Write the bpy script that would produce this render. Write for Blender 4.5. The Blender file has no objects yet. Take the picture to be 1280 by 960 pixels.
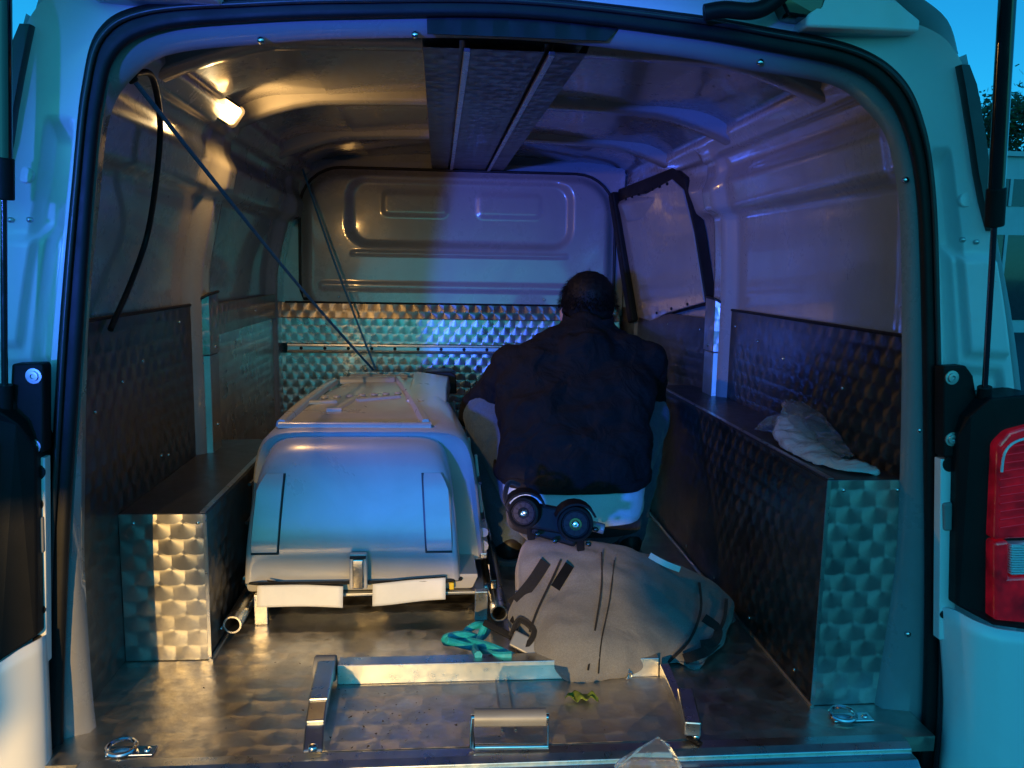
import bpy, bmesh, math, random
from mathutils import Vector, Matrix, Euler
random.seed(7)
rad = math.radians
S = bpy.context.scene
COL = S.collection

# ------------------------------------------------------------------ camera
F_PX = 1000.0                                   # focal length in pixels of a 1280 wide frame
CAM = Vector((0.0, -1.40, 0.85))
YAW, PIT, ROLL = rad(4.9556), rad(8.1632), rad(1.0313)
FWD = Vector((math.sin(YAW)*math.cos(PIT), math.cos(YAW)*math.cos(PIT), -math.sin(PIT)))
r0 = Vector((math.cos(YAW), -math.sin(YAW), 0)); u0 = r0.cross(FWD)
RGT = r0*math.cos(ROLL) + u0*math.sin(ROLL)
UPV = -r0*math.sin(ROLL) + u0*math.cos(ROLL)
cd = bpy.data.cameras.new('camera'); cam = bpy.data.objects.new('camera', cd); COL.objects.link(cam)
cd.sensor_width = 36; cd.lens = 36*F_PX/1280; cd.clip_start = 0.02; cd.clip_end = 2000
m = Matrix((RGT, UPV, -FWD)).transposed().to_4x4(); m.translation = CAM
cam.matrix_world = m
S.camera = cam

# ------------------------------------------------------------------ sky and exposure
w = bpy.data.worlds.new('World'); S.world = w; w.use_nodes = True
nt = w.node_tree; nt.nodes.clear()
sky = nt.nodes.new('ShaderNodeTexSky'); sky.sky_type = 'NISHITA'; sky.sun_disc = False
sky.sun_elevation = rad(19.0); sky.sun_rotation = rad(180); sky.ozone_density = 6.0; sky.air_density = 1.0; sky.dust_density = 0.3
tint = nt.nodes.new('ShaderNodeMixRGB'); tint.blend_type = 'MULTIPLY'; tint.inputs[0].default_value = 1
tint.inputs[2].default_value = (0.08, 0.84, 0.93, 1)      # cold white balance of the dusk photograph
bg = nt.nodes.new('ShaderNodeBackground'); bg.inputs[1].default_value = 0.10
wo = nt.nodes.new('ShaderNodeOutputWorld')
nt.links.new(sky.outputs[0], tint.inputs[1]); nt.links.new(tint.outputs[0], bg.inputs[0]); nt.links.new(bg.outputs[0], wo.inputs[0])
S.view_settings.view_transform = 'Standard'; S.view_settings.look = 'None'
S.view_settings.exposure = 0.72; S.view_settings.gamma = 1.0
S.cycles.use_denoising = True
S.cycles.max_bounces = 8; S.cycles.diffuse_bounces = 4; S.cycles.glossy_bounces = 4
S.cycles.sample_clamp_indirect = 4.0
S.cycles.blur_glossy = 0.6

def ray(x, y): return FWD + RGT*((x-640)/F_PX) - UPV*((y-480)/F_PX)
def P(x, y, X=None, Y=None, Z=None):
    """world point seen at photo pixel (x, y) on the plane X=, Y= or Z="""
    d = ray(x, y)
    if X is not None: t = (X-CAM.x)/d.x
    elif Y is not None: t = (Y-CAM.y)/d.y
    else: t = (Z-CAM.z)/d.z
    return CAM + d*t

# ------------------------------------------------------------------ materials
MATS = {}
class NB:
    def __init__(s, name):
        s.m = bpy.data.materials.new(name); s.m.use_nodes = True; s.t = s.m.node_tree
        s.b = s.t.nodes['Principled BSDF']; s.c = None; MATS[name] = s.m
    def n(s, typ, **k):
        x = s.t.nodes.new(typ)
        for a, v in k.items(): setattr(x, a, v)
        return x
    def l(s, a, b): s.t.links.new(a, b)
    def setin(s, sock, v):
        if hasattr(v, 'is_linked') or hasattr(v, 'links'): s.l(v, sock)
        else: sock.default_value = v
    def math(s, op, a, b=0.0, c=0.0):
        x = s.n('ShaderNodeMath', operation=op)
        for i, v in enumerate((a, b, c)): s.setin(x.inputs[i], v)
        return x.outputs[0]
    def vmath(s, op, a, b=(0,0,0), scale=None):
        x = s.n('ShaderNodeVectorMath', operation=op)
        s.setin(x.inputs[0], a); s.setin(x.inputs[1], b)
        if scale is not None: s.setin(x.inputs['Scale'], scale)
        return x.outputs[0]
    def obj(s):
        if s.c is None: s.c = s.n('ShaderNodeTexCoord')
        return s.c.outputs['Object']
    def noise(s, scale, detail=4, rough=0.55, vec=None, dist=0.0):
        x = s.n('ShaderNodeTexNoise'); x.inputs['Scale'].default_value = scale
        x.inputs['Detail'].default_value = detail; x.inputs['Roughness'].default_value = rough; x.inputs['Distortion'].default_value = dist
        s.l(vec if vec is not None else s.obj(), x.inputs['Vector']); return x.outputs['Fac']
    def ramp(s, fac, p0, c0, p1, c1):
        x = s.n('ShaderNodeValToRGB'); e = x.color_ramp.elements
        e[0].position = p0; e[1].position = p1
        e[0].color = c0 if hasattr(c0, '__len__') else (c0, c0, c0, 1); e[1].color = c1 if hasattr(c1, '__len__') else (c1, c1, c1, 1)
        s.l(fac, x.inputs[0]); return x.outputs[0]
    def mix(s, fac, a, b, mode='MIX'):
        x = s.n('ShaderNodeMixRGB', blend_type=mode)
        s.setin(x.inputs[0], fac)
        for i, v in ((1, a), (2, b)):
            if hasattr(v, 'links'): s.l(v, x.inputs[i])
            else: x.inputs[i].default_value = tuple(v)+((1,) if len(v) == 3 else ())
        return x.outputs[0]
    def bump(s, h, strength=0.2, dist=0.002):
        x = s.n('ShaderNodeBump'); x.inputs['Strength'].default_value = strength; x.inputs['Distance'].default_value = dist
        s.l(h, x.inputs['Height']); s.l(x.outputs[0], s.b.inputs['Normal']); return x.outputs[0]
    def set(s, **k):
        for a, v in k.items():
            a = {'base':'Base Color','rough':'Roughness','metal':'Metallic','coat':'Coat Weight','coat_rough':'Coat Roughness',
                 'spec':'Specular IOR Level','aniso':'Anisotropic','trans':'Transmission Weight','ior':'IOR','sheen':'Sheen Weight',
                 'emit':'Emission Color','estr':'Emission Strength','alpha':'Alpha','sss':'Subsurface Weight'}[a]
            if isinstance(v, tuple) and len(v) == 3: v = v+(1,)
            s.setin(s.b.inputs[a], v)
        return s

def plain(name, base, rough=0.5, metal=0.0, coat=0.0, var=0.12, nscale=9.0, bump=0.0, bscale=60.0, rvar=0.12, **k):
    nb = NB(name)
    f = nb.noise(nscale, 5, 0.6)
    lo = tuple(c*(1-var) for c in base); hi = tuple(min(1, c*(1+var)) for c in base)
    nb.set(base=nb.mix(nb.ramp(f, .3, 0.0, .7, 1.0), lo, hi), metal=metal, coat=coat, **k)
    rf = nb.noise(nscale*3.1, 4, 0.6)
    nb.set(rough=nb.math('ADD', nb.math('MULTIPLY', nb.math('SUBTRACT', rf, .5), rvar*2), rough))
    if bump: nb.bump(nb.noise(bscale, 4, 0.6), bump, 0.002)
    return nb.m

# van paint, light silver grey outside, with faint dust and orange peel
def paint(name, base, rough, coat, dust=0.25, metal=0.0):
    nb = NB(name)
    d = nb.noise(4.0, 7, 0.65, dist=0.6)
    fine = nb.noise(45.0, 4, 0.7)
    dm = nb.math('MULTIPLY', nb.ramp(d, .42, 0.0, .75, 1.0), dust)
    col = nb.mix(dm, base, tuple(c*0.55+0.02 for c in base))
    nb.set(base=col, metal=metal, coat=coat, coat_rough=0.08)
    nb.set(rough=nb.math('ADD', nb.math('MULTIPLY', fine, .18), nb.math('ADD', nb.math('MULTIPLY', dm, .5), rough-.09)))
    nb.bump(nb.noise(160.0, 2, 0.5), 0.05, 0.001)
    return nb.m
paint('paint_outer', (.86, .87, .87), .36, .5, .15, .0)
paint('paint_inner_shaded', (.27, .275, .29), .25, .8, .45)  # inside copy of the body paint, shade put into its colour
plain('rubber', (.012, .012, .013), .5, spec=.25, var=.3, bump=.15, bscale=120)
plain('rubber_edge', (.03, .032, .035), .35, var=.3)
plain('black_plastic', (.009, .009, .010), .55, var=.3, bump=.12, bscale=220, spec=.22)
plain('black_gloss', (.007, .007, .008), .14, coat=.6, var=.2)
plain('chrome', (.72, .72, .72), .16, metal=1, var=.06)
plain('steel_plain', (.56, .56, .55), .30, metal=1, var=.14, nscale=14, bump=.08, bscale=70)
plain('steel_dull', (.40, .40, .39), .42, metal=1, var=.2, nscale=10, bump=.1, bscale=50)
plain('zinc', (.55, .56, .57), .38, metal=1, var=.1)
plain('rod_steel', (.25, .26, .3), .15, metal=1, var=.1)
plain('grip_grey', (.28, .28, .28), .45, metal=.3, var=.15)
plain('cord_blue', (.02, .14, .30), .7, var=.3, nscale=200, bump=.6, bscale=400)
plain('cyan_cord', (.01, .42, .52), .55, var=.2, nscale=60, bump=.5, bscale=300)
plain('paper', (.80, .80, .79), .6, var=.05, nscale=20)
plain('yellow_plastic', (.8, .55, .03), .4)
plain('asphalt', (.05, .05, .052), .85, var=.35, nscale=40, bump=.6, bscale=180)
plain('skin', (.48, .29, .22), .5, var=.08, bump=.05, bscale=200)
plain('hair', (.008, .007, .006), .6, var=.4, nscale=90, bump=.35, bscale=420, spec=.2)
plain('shoe', (.02, .02, .022), .5, var=.3)
plain('sole', (.25, .25, .25), .7)
plain('facade', (.50, .52, .52), .8, var=.08, nscale=2)
plain('window_glass', (.03, .04, .05), .08, coat=.4)
plain('bark', (.06, .045, .03), .9, var=.4, bump=.8, bscale=20)
plain('highlight_white', (.7, .72, .74), .12, coat=.8)

def leafmat(name, a, b, sc):
    nb = NB(name)
    f = nb.noise(sc, 3)
    nb.set(base=nb.mix(f, a, b), rough=.5); return nb.m
leafmat('leaf_green', (.02, .05, .015), (.06, .11, .03), .6)
leafmat('leaf_wilted', (.015, .07, .01), (.22, .28, .03), 45)

def cloth(name, base, weave, strength, var=.25, wr=18.0, wrs=.35, rough=.85, sheen=.2):
    nb = NB(name)
    uvx = nb.obj()
    wv = nb.n('ShaderNodeTexVoronoi'); wv.inputs['Scale'].default_value = weave; nb.l(uvx, wv.inputs['Vector'])
    f = nb.noise(weave*.35, 3, .7)
    big = nb.noise(wr, 4, .5, dist=.8)
    mm = nb.math('ADD', nb.math('MULTIPLY', wv.outputs['Distance'], .6), nb.math('MULTIPLY', f, .6))
    nb.set(base=nb.mix(nb.ramp(mm, .3, 0., .8, 1.), tuple(c*(1-var) for c in base), tuple(c*(1+var) for c in base)), rough=rough, sheen=sheen)
    h = nb.math('ADD', nb.math('MULTIPLY', mm, .12), nb.math('MULTIPLY', big, wrs*3))
    nb.bump(h, strength, .01); nb.set(spec=.2)
    return nb.m
cloth('bag_fabric', (.165, .170, .182), 700, .40, .22, 11, .6)
cloth('jacket_fabric', (.009, .009, .010), 700, .8, .3, 12, 1.0, sheen=.0)
cloth('shirt_fabric', (.55, .70, .78), 900, .35, .08, 10, .5)
cloth('jeans_fabric', (.07, .11, .17), 800, .5, .35, 16, .6)
cloth('webbing', (.012, .012, .014), 600, .5, .4, 30, .2)

# matte grey moulded plastic of the case
nb = NB('case_plastic')
f = nb.noise(5, 6, .6, dist=.5); g = nb.noise(240, 2, .5); sc_ = nb.noise(38, 8, .75, dist=2.5)
nb.set(base=nb.mix(nb.ramp(f, .35, 0., .7, 1.), (.42, .42, .43), (.50, .50, .51)), metal=.15, rough=nb.math('ADD', .22, nb.math('MULTIPLY', f, .14)), coat=.25, coat_rough=.15)
nb.set(spec=.5)
nb.bump(nb.math('ADD', nb.math('MULTIPLY', g, .5), nb.math('MULTIPLY', nb.ramp(sc_, .30, 1., .34, 0.), .25)), .07, .002)
plain('case_base', (.44, .43, .40), .4, var=.1)

# clear film and clear plastic
nb = NB('clear_plastic'); nb.set(base=(.92, .95, .96), rough=.12, trans=.92, ior=1.35)
nb.bump(nb.noise(30, 4, .6), .25, .004)
nb = NB('bag_film'); nb.set(base=(.72, .76, .78), rough=.14, coat=1.0, trans=.35, ior=1.3)
nb.bump(nb.noise(26, 5, .62, dist=1.5), .7, .012)
nb = NB('lamp_glow'); nb.set(base=(1, .85, .6), emit=(1.0, .62, .22), estr=5.0)
nb = NB('lamp_bulb'); nb.set(base=(1, .9, .7), emit=(1.0, .74, .38), estr=40.0)
nb = NB('beacon_glow'); nb.set(base=(.1, .2, 1), emit=(.03, .12, 1.0), estr=6.0)
nb = NB('flood_glow'); nb.set(base=(1, .9, .7), emit=(1.0, .72, .34), estr=8.0)
nb = NB('red_lens'); nb.set(base=(.55, .010, .02), rough=.1, coat=1.0, emit=nb.mix(nb.ramp(nb.noise(22, 3), .35, 0., .75, 1.), (.15, .001, .004), (1.0, .012, .05)), estr=.11)
v = nb.n('ShaderNodeTexVoronoi'); v.inputs['Scale'].default_value = 60; nb.l(nb.obj(), v.inputs['Vector']); nb.bump(v.outputs['Distance'], .3, .004)
nb = NB('ribbed_lens'); nb.set(base=(.75, .78, .8), rough=.12, coat=.8)
wv = nb.n('ShaderNodeTexWave'); wv.inputs['Scale'].default_value = 70; wv.bands_direction = 'Z'; nb.l(nb.obj(), wv.inputs['Vector']); nb.bump(wv.outputs['Fac'], .8, .003)

# engine turned sheet: overlapping brushed circles; the brushing is a real anisotropic direction
def engine_turned(name, base, rough, dirt, wear=0.0, pitch=.052, row=.037, r=.0345, aniso=.85):
    nb = NB(name)
    uv = nb.n('ShaderNodeUVMap'); uv.uv_map = 'UVMap'
    sp = nb.n('ShaderNodeSeparateXYZ'); nb.l(uv.outputs[0], sp.inputs[0])
    u, v = sp.outputs[0], sp.outputs[1]
    cand = []
    jf = nb.math('FLOOR', nb.math('DIVIDE', v, row))
    for k in (1, 0):
        j = nb.math('ADD', jf, float(k))
        off = nb.math('MULTIPLY', nb.math('FLOORED_MODULO', j, 2.0), .5)
        i = nb.math('ROUND', nb.math('SUBTRACT', nb.math('DIVIDE', u, pitch), off))
        cx = nb.math('MULTIPLY', nb.math('ADD', i, off), pitch); cy = nb.math('MULTIPLY', j, row)
        dx = nb.math('SUBTRACT', u, cx); dy = nb.math('SUBTRACT', v, cy)
        d = nb.math('SQRT', nb.math('ADD', nb.math('MULTIPLY', dx, dx), nb.math('MULTIPLY', dy, dy)))
        cand.append((dx, dy, d, i, j))
    ins = nb.math('LESS_THAN', cand[0][2], r)
    def pick(a, b): return nb.math('ADD', nb.math('MULTIPLY', ins, a), nb.math('MULTIPLY', nb.math('SUBTRACT', 1.0, ins), b))
    dx = pick(cand[0][0], cand[1][0]); dy = pick(cand[0][1], cand[1][1]); dd = pick(cand[0][2], cand[1][2])
    ii = pick(cand[0][3], cand[1][3]); jj = pick(cand[0][4], cand[1][4])
    tg = nb.n('ShaderNodeTangent', direction_type='UV_MAP'); tg.uv_map = 'UVMap'
    geo = nb.n('ShaderNodeNewGeometry')
    bt = nb.vmath('CROSS_PRODUCT', geo.outputs['Normal'], tg.outputs[0])
    T = nb.vmath('NORMALIZE', nb.vmath('ADD', nb.vmath('SCALE', tg.outputs[0], scale=nb.math('MULTIPLY', dy, -1.0)), nb.vmath('SCALE', bt, scale=dx)))
    nb.l(T, nb.b.inputs['Tangent'])
    cmb = nb.n('ShaderNodeCombineXYZ'); nb.l(ii, cmb.inputs[0]); nb.l(jj, cmb.inputs[1])
    wn = nb.n('ShaderNodeTexWhiteNoise', noise_dimensions='2D'); nb.l(cmb.outputs[0], wn.inputs['Vector'])
    st = nb.noise(5.5, 7, .66, dist=.7); st2 = nb.noise(32, 6, .7)
    dm = nb.math('MULTIPLY', nb.ramp(nb.math('ADD', nb.math('MULTIPLY', st, .7), nb.math('MULTIPLY', st2, .3)), .42, 0., .68, 1.), dirt)
    rings = nb.math('MULTIPLY', nb.math('SINE', nb.math('MULTIPLY', dd, 2600.0)), .05)
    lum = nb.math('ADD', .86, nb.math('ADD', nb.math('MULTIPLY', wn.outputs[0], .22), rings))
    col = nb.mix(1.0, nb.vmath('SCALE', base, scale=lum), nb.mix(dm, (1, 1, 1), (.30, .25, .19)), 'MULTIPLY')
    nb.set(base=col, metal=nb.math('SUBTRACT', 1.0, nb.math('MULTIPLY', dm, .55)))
    nb.set(rough=nb.math('ADD', nb.math('ADD', rough, nb.math('MULTIPLY', wn.outputs[0], .06)), nb.math('MULTIPLY', dm, .25)))
    nb.set(aniso=aniso)
    if wear:
        nb.bump(nb.math('ADD', nb.noise(14, 4, .6), nb.math('MULTIPLY', nb.noise(110, 4, .7), .12)), wear, .02)
    else:
        nb.bump(nb.noise(3.2, 3, .5), .10, .02)
    return nb.m
engine_turned('pearl_sheet', (.60, .60, .58), .25, .3, pitch=.046, row=.032, r=.031)
engine_turned('pearl_bench', (.52, .52, .51), .30, .5, pitch=.052, row=.034, r=.035, aniso=.62)
engine_turned('pearl_floor', (.60, .57, .51), .28, .5, wear=.09, pitch=.075, row=.05, r=.048, aniso=.55)
engine_turned('pearl_shaded', (.15, .145, .145), .30, .5, aniso=.75)  # same sheet metal, dark reflections and shade put into its base colour
engine_turned('pearl_tray', (.66, .64, .60), .36, .45, wear=.08, pitch=.075, row=.05, r=.048, aniso=.5)
engine_turned('pearl_black', (.035, .035, .04), .5, .4, aniso=.3)
engine_turned('pearl_dark', (.36, .34, .32), .30, .4)

# ------------------------------------------------------------------ mesh helpers
ORI = {}
def tag(o, label=None, cat=None, group=None, kind=None):
    for k, v_ in (('label', label), ('category', cat), ('group', group), ('kind', kind)):
        if v_: o[k] = v_
    return o
def empty(name, loc, label, cat, group=None):
    o = bpy.data.objects.new(name, None); COL.objects.link(o); o.location = loc; o.empty_display_size = .1
    ORI[o] = Vector(loc); return tag(o, label, cat, group)
class MB:
    def __init__(s): s.v = []; s.f = []
    def add(s, vs, fs):
        n = len(s.v); s.v += [Vector(p) for p in vs]; s.f += [tuple(i+n for i in f) for f in fs]; return s
    def box(s, lo, hi, rot=None, piv=None):
        x0, y0, z0 = lo; x1, y1, z1 = hi
        vs = [Vector(p) for p in ((x0,y0,z0),(x1,y0,z0),(x1,y1,z0),(x0,y1,z0),(x0,y0,z1),(x1,y0,z1),(x1,y1,z1),(x0,y1,z1))]
        if rot is not None:
            c = Vector(piv) if piv is not None else (Vector(lo)+Vector(hi))/2
            R = Euler(rot).to_matrix(); vs = [c+R@(p-c) for p in vs]
        return s.add(vs, [(0,3,2,1),(4,5,6,7),(0,1,5,4),(1,2,6,5),(2,3,7,6),(3,0,4,7)])
    def obox(s, a, b, wdt, thk, nrm):
        """bar from a to b, width wdt, thickness thk along nrm"""
        a, b, n = Vector(a), Vector(b), Vector(nrm); d = (b-a).normalized(); sd = d.cross(n).normalized(); n = sd.cross(d).normalized()
        vs = []
        for e in (a, b):
            for (i, j) in ((-1,-1),(1,-1),(1,1),(-1,1)): vs.append(e+sd*(i*wdt/2)+n*(j*thk/2))
        return s.add(vs, [(3,2,1,0),(4,5,6,7),(0,1,5,4),(1,2,6,5),(2,3,7,6),(3,0,4,7)])
    def loft(s, secs, cap0=True, cap1=True, closed=True):
        n = len(secs[0]); vs = [p for q in secs for p in q]; fs = []
        for i in range(len(secs)-1):
            for j in range(n if closed else n-1):
                k = (j+1) % n
                fs.append((i*n+j, i*n+k, (i+1)*n+k, (i+1)*n+j))
        if cap0: fs.append(tuple(reversed(range(n))))
        if cap1: fs.append(tuple(range((len(secs)-1)*n, len(secs)*n)))
        return s.add(vs, fs)
    def tube(s, pts, r, n=10, closed=False, rr=None):
        pts = [Vector(p) for p in pts]; L = len(pts); secs = []
        up = None
        for i, p in enumerate(pts):
            a = pts[(i-1) % L] if (closed or i > 0) else p; b = pts[(i+1) % L] if (closed or i < L-1) else p
            d = (b-a).normalized()
            if up is None: up = d.orthogonal().normalized()
            up = (up-d*up.dot(d))
            up = up.normalized() if up.length > 1e-6 else d.orthogonal().normalized()
            sd = d.cross(up); q = rr[i] if rr else r
            secs.append([p+up*(math.cos(2*math.pi*k/n)*q)+sd*(math.sin(2*math.pi*k/n)*q) for k in range(n)])
        if closed: secs.append(secs[0]); return s.loft(secs, False, False)
        return s.loft(secs)
    def lathe(s, c, axis, prof, n=20):
        """prof: list of (distance along axis, radius)"""
        c = Vector(c); a = Vector(axis).normalized(); u = a.orthogonal().normalized(); w_ = a.cross(u)
        return s.loft([[c+a*h+u*(math.cos(2*math.pi*k/n)*max(q, 1e-4))+w_*(math.sin(2*math.pi*k/n)*max(q, 1e-4)) for k in range(n)] for h, q in prof])
    def ell(s, c, r, rot=(0,0,0), n=20, m_=12):
        R = Euler(rot).to_matrix(); c = Vector(c)
        return s.loft([[c+R@Vector((r[0]*math.sin(t)*math.cos(2*math.pi*k/n), r[1]*math.sin(t)*math.sin(2*math.pi*k/n), r[2]*math.cos(t))) for k in range(n)]
                       for t in [0.02+(math.pi-.04)*i/m_ for i in range(m_+1)]])
    def cap(s, a, ra, b, rb, n=16):
        a, b = Vector(a), Vector(b); d = (b-a); L = d.length
        pr = [(-ra*math.cos(t), ra*math.sin(t)) for t in [i*math.pi/2/5 for i in range(6)]] + [(L+rb*math.sin(t), rb*math.cos(t)) for t in [i*math.pi/2/5 for i in range(6)]]
        return s.lathe(a, d, pr, n)
    def grid(s, fn, nu, nv):
        vs = [fn(i/nu, j/nv) for j in range(nv+1) for i in range(nu+1)]
        fs = [(j*(nu+1)+i, j*(nu+1)+i+1, (j+1)*(nu+1)+i+1, (j+1)*(nu+1)+i) for j in range(nv) for i in range(nu)]
        return s.add(vs, fs)
    def build(s, name, mat, parent=None, smooth=False, bevel=0, seg=2, uv=True, ang=40, mods=None, flip=False, label=None):
        lo = Vector((min(p.x for p in s.v), min(p.y for p in s.v), min(p.z for p in s.v)))
        hi = Vector((max(p.x for p in s.v), max(p.y for p in s.v), max(p.z for p in s.v)))
        c = (lo+hi)/2
        me = bpy.data.meshes.new(name); me.from_pydata([p-c for p in s.v], [], s.f)
        bm = bmesh.new(); bm.from_mesh(me); bmesh.ops.recalc_face_normals(bm, faces=bm.faces)
        if flip: bmesh.ops.reverse_faces(bm, faces=bm.faces)
        if uv:
            ul = bm.loops.layers.uv.new('UVMap')
            for f_ in bm.faces:
                n = f_.normal; ax = max(range(3), key=lambda i: abs(n[i]))
                for lp in f_.loops:
                    p = lp.vert.co + c
                    lp[ul].uv = ((p.y, p.z), (p.x, p.z), (p.x, p.y))[ax]
        bm.to_mesh(me); bm.free()
        o = bpy.data.objects.new(name, me); COL.objects.link(o)
        me.materials.append(MATS[mat])
        if parent is not None:
            o.parent = parent; o.location = c-ORI[parent]
        else: o.location = c
        ORI[o] = c
        if smooth:
            for p in me.polygons: p.use_smooth = True
            if ang < 180:
                me.set_sharp_from_angle(angle=rad(ang))
        if bevel:
            b = o.modifiers.new('bevel', 'BEVEL'); b.width = bevel; b.segments = seg; b.limit_method = 'ANGLE'; b.angle_limit = rad(35)
            b.harden_normals = False
        for fn in (mods or []): fn(o)
        if label: o['label'] = label
        return o
def remesh(vox, it=6):
    def fn(o):
        r = o.modifiers.new('remesh', 'REMESH'); r.mode = 'VOXEL'; r.voxel_size = vox; r.use_smooth_shade = True
        if it:
            q = o.modifiers.new('smooth', 'SMOOTH'); q.factor = .5; q.iterations = it
    return fn
def subsurf(n):
    def fn(o):
        q = o.modifiers.new('sub', 'SUBSURF'); q.levels = n; q.render_levels = n
    return fn
def wrinkle(strength, size, depth=2):
    def fn(o):
        t = bpy.data.textures.new('folds', 'CLOUDS'); t.noise_scale = size; t.noise_depth = depth
        d = o.modifiers.new('folds', 'DISPLACE'); d.texture = t; d.strength = strength; d.mid_level = .5; d.texture_coords = 'LOCAL'
    return fn
def copyp(o, parent, loc, name=None):
    c = o.copy(); COL.objects.link(c); c.parent = parent; c.location = Vector(loc)-ORI[parent]; ORI[c] = Vector(loc); return c
def ss(a, b, x):
    t = max(0., min(1., (x-a)/(b-a))); return t*t*(3-2*t)
def spline(pts, n):
    """Catmull-Rom through pts, n points a span"""
    pts = [Vector(p) for p in pts]; out = []
    for i in range(len(pts)-1):
        p0 = pts[max(i-1, 0)]; p1 = pts[i]; p2 = pts[i+1]; p3 = pts[min(i+2, len(pts)-1)]
        for k in range(n):
            t = k/n
            out.append(.5*((2*p1)+(p2-p0)*t+(2*p0-5*p1+4*p2-p3)*t*t+(3*p1-p0-3*p2+p3)*t**3))
    out.append(pts[-1]); return out
def rrect(w_, h, r, n=5):
    """rounded rectangle outline, half sizes"""
    o = []
    for cx, cy, a0 in ((w_-r, h-r, 0), (-w_+r, h-r, 90), (-w_+r, -h+r, 180), (w_-r, -h+r, 270)):
        for k in range(n+1):
            a = rad(a0+90*k/n); o.append((cx+r*math.cos(a), cy+r*math.sin(a)))
    return o

VX = 0.12                       # the van's centre line
GROUND = -0.60

# ------------------------------------------------------------------ ground
g = MB(); g.add([(-600,-600,GROUND),(600,-600,GROUND),(600,600,GROUND),(-600,600,GROUND)], [(0,1,2,3)])
tag(g.build('ground', 'asphalt'), 'dark asphalt yard around the van', None, None, 'structure')

# ------------------------------------------------------------------ the van
van = empty('van', (VX, .9, GROUND), 'silver panel van with open tailgate and steel clad load bay', 'van')

# --- opening: flange, seal and outer rear frame, one half then mirrored
FL = [(.735,-.075),(.746,.01),(.762,.272),(.756,.465),(.735,.743),(.710,.965),(.678,1.085),(.632,1.142),(.56,1.185),(.40,1.205),(.27,1.222),(0,1.238)]
SI = [(.820,-.12),(.818,.03),(.800,.26),(.778,.475),(.746,.772),(.717,.984),(.685,1.092),(.640,1.160),(.567,1.202),(.41,1.227),(.271,1.243),(0,1.260)]
SO = [(.856,-.12),(.852,.03),(.833,.26),(.809,.475),(.772,.773),(.744,.985),(.713,1.107),(.662,1.190),(.570,1.238),(.408,1.262),(.284,1.276),(0,1.292)]
OU = [(.985,-.16),(.985,.03),(.972,.26),(.955,.475),(.895,.750),(.828,.97),(.795,1.10),(.752,1.222),(.66,1.275),(.42,1.31),(.28,1.325),(0,1.335)]
FLL = [(.748,-.068),(.757,.05),(.758,.30),(.748,.471),(.728,.738),(.698,.952),(.675,1.085),(.636,1.150),(.57,1.192),(.42,1.214),(.275,1.228)]
SIL = [(.797,-.12),(.790,.05),(.768,.30),(.750,.471),(.717,.745),(.690,.965),(.668,1.10),(.640,1.178),(.571,1.217),(.43,1.236),(.275,1.248)]
SOL = [(.832,-.12),(.824,.05),(.801,.30),(.782,.471),(.750,.75),(.717,.98),(.694,1.125),(.664,1.212),(.592,1.252),(.43,1.270),(.28,1.281)]
OUL = [(.985,-.16),(.985,.03),(.972,.26),(.955,.475),(.895,.750),(.828,.97),(.795,1.12),(.752,1.232),(.66,1.285),(.43,1.315),(.28,1.327)]
def full(h, hl):
    pts = [(x, 0, z) for x, z in h]
    pts = pts + [(-x, 0, z) for x, z in reversed(hl)]
    return [(p.x, p.z) for p in spline(pts, 8)]
FLs, SIs, SOs, OUs = full(FL, FLL), full(SI, SIL), full(SO, SOL), full(OU, OUL)
NP = len(FLs)
mb = MB()
mb.loft([[Vector((VX+FLs[i][0]*1.03, .045, FLs[i][1]*1.02+.004)) for i in range(NP)],
         [Vector((VX+FLs[i][0], .030, FLs[i][1])) for i in range(NP)],
         [Vector((VX+FLs[i][0]*.9+SIs[i][0]*.1, .012, FLs[i][1]*.9+SIs[i][1]*.1)) for i in range(NP)],
         [Vector((VX+SIs[i][0], -.004, SIs[i][1])) for i in range(NP)],
         [Vector((VX+SOs[i][0]*1.01, -.006, SOs[i][1])) for i in range(NP)]], False, False, closed=False)
frame = mb.build('door_frame', 'paint_inner_shaded', van, smooth=True, ang=60)
mb = MB(); mid = [Vector((VX+(SIs[i][0]+SOs[i][0])/2, -.016, (SIs[i][1]+SOs[i][1])/2)) for i in range(NP)]
secs = []
for i, p in enumerate(mid):
    n = Vector((SOs[i][0]-SIs[i][0], 0, SOs[i][1]-SIs[i][1])); hw = n.length/2*1.08; n.normalize()
    secs.append([p+n*(math.cos(t)*hw)+Vector((0, -1, 0))*(math.sin(t)*.016+.004*math.cos(2*t)) for t in [2*math.pi*k/16 for k in range(16)]])
mb.loft(secs); seal = mb.build('door_seal', 'rubber', van, smooth=True, ang=180)
mb = MB(); mb.tube([Vector((VX+SIs[i][0]*.35+SOs[i][0]*.65, -.0325, SIs[i][1]*.35+SOs[i][1]*.65)) for i in range(NP)], .0045, 8)
mb.build('seal_lip', 'rubber_edge', seal, smooth=True, ang=180)

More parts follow.
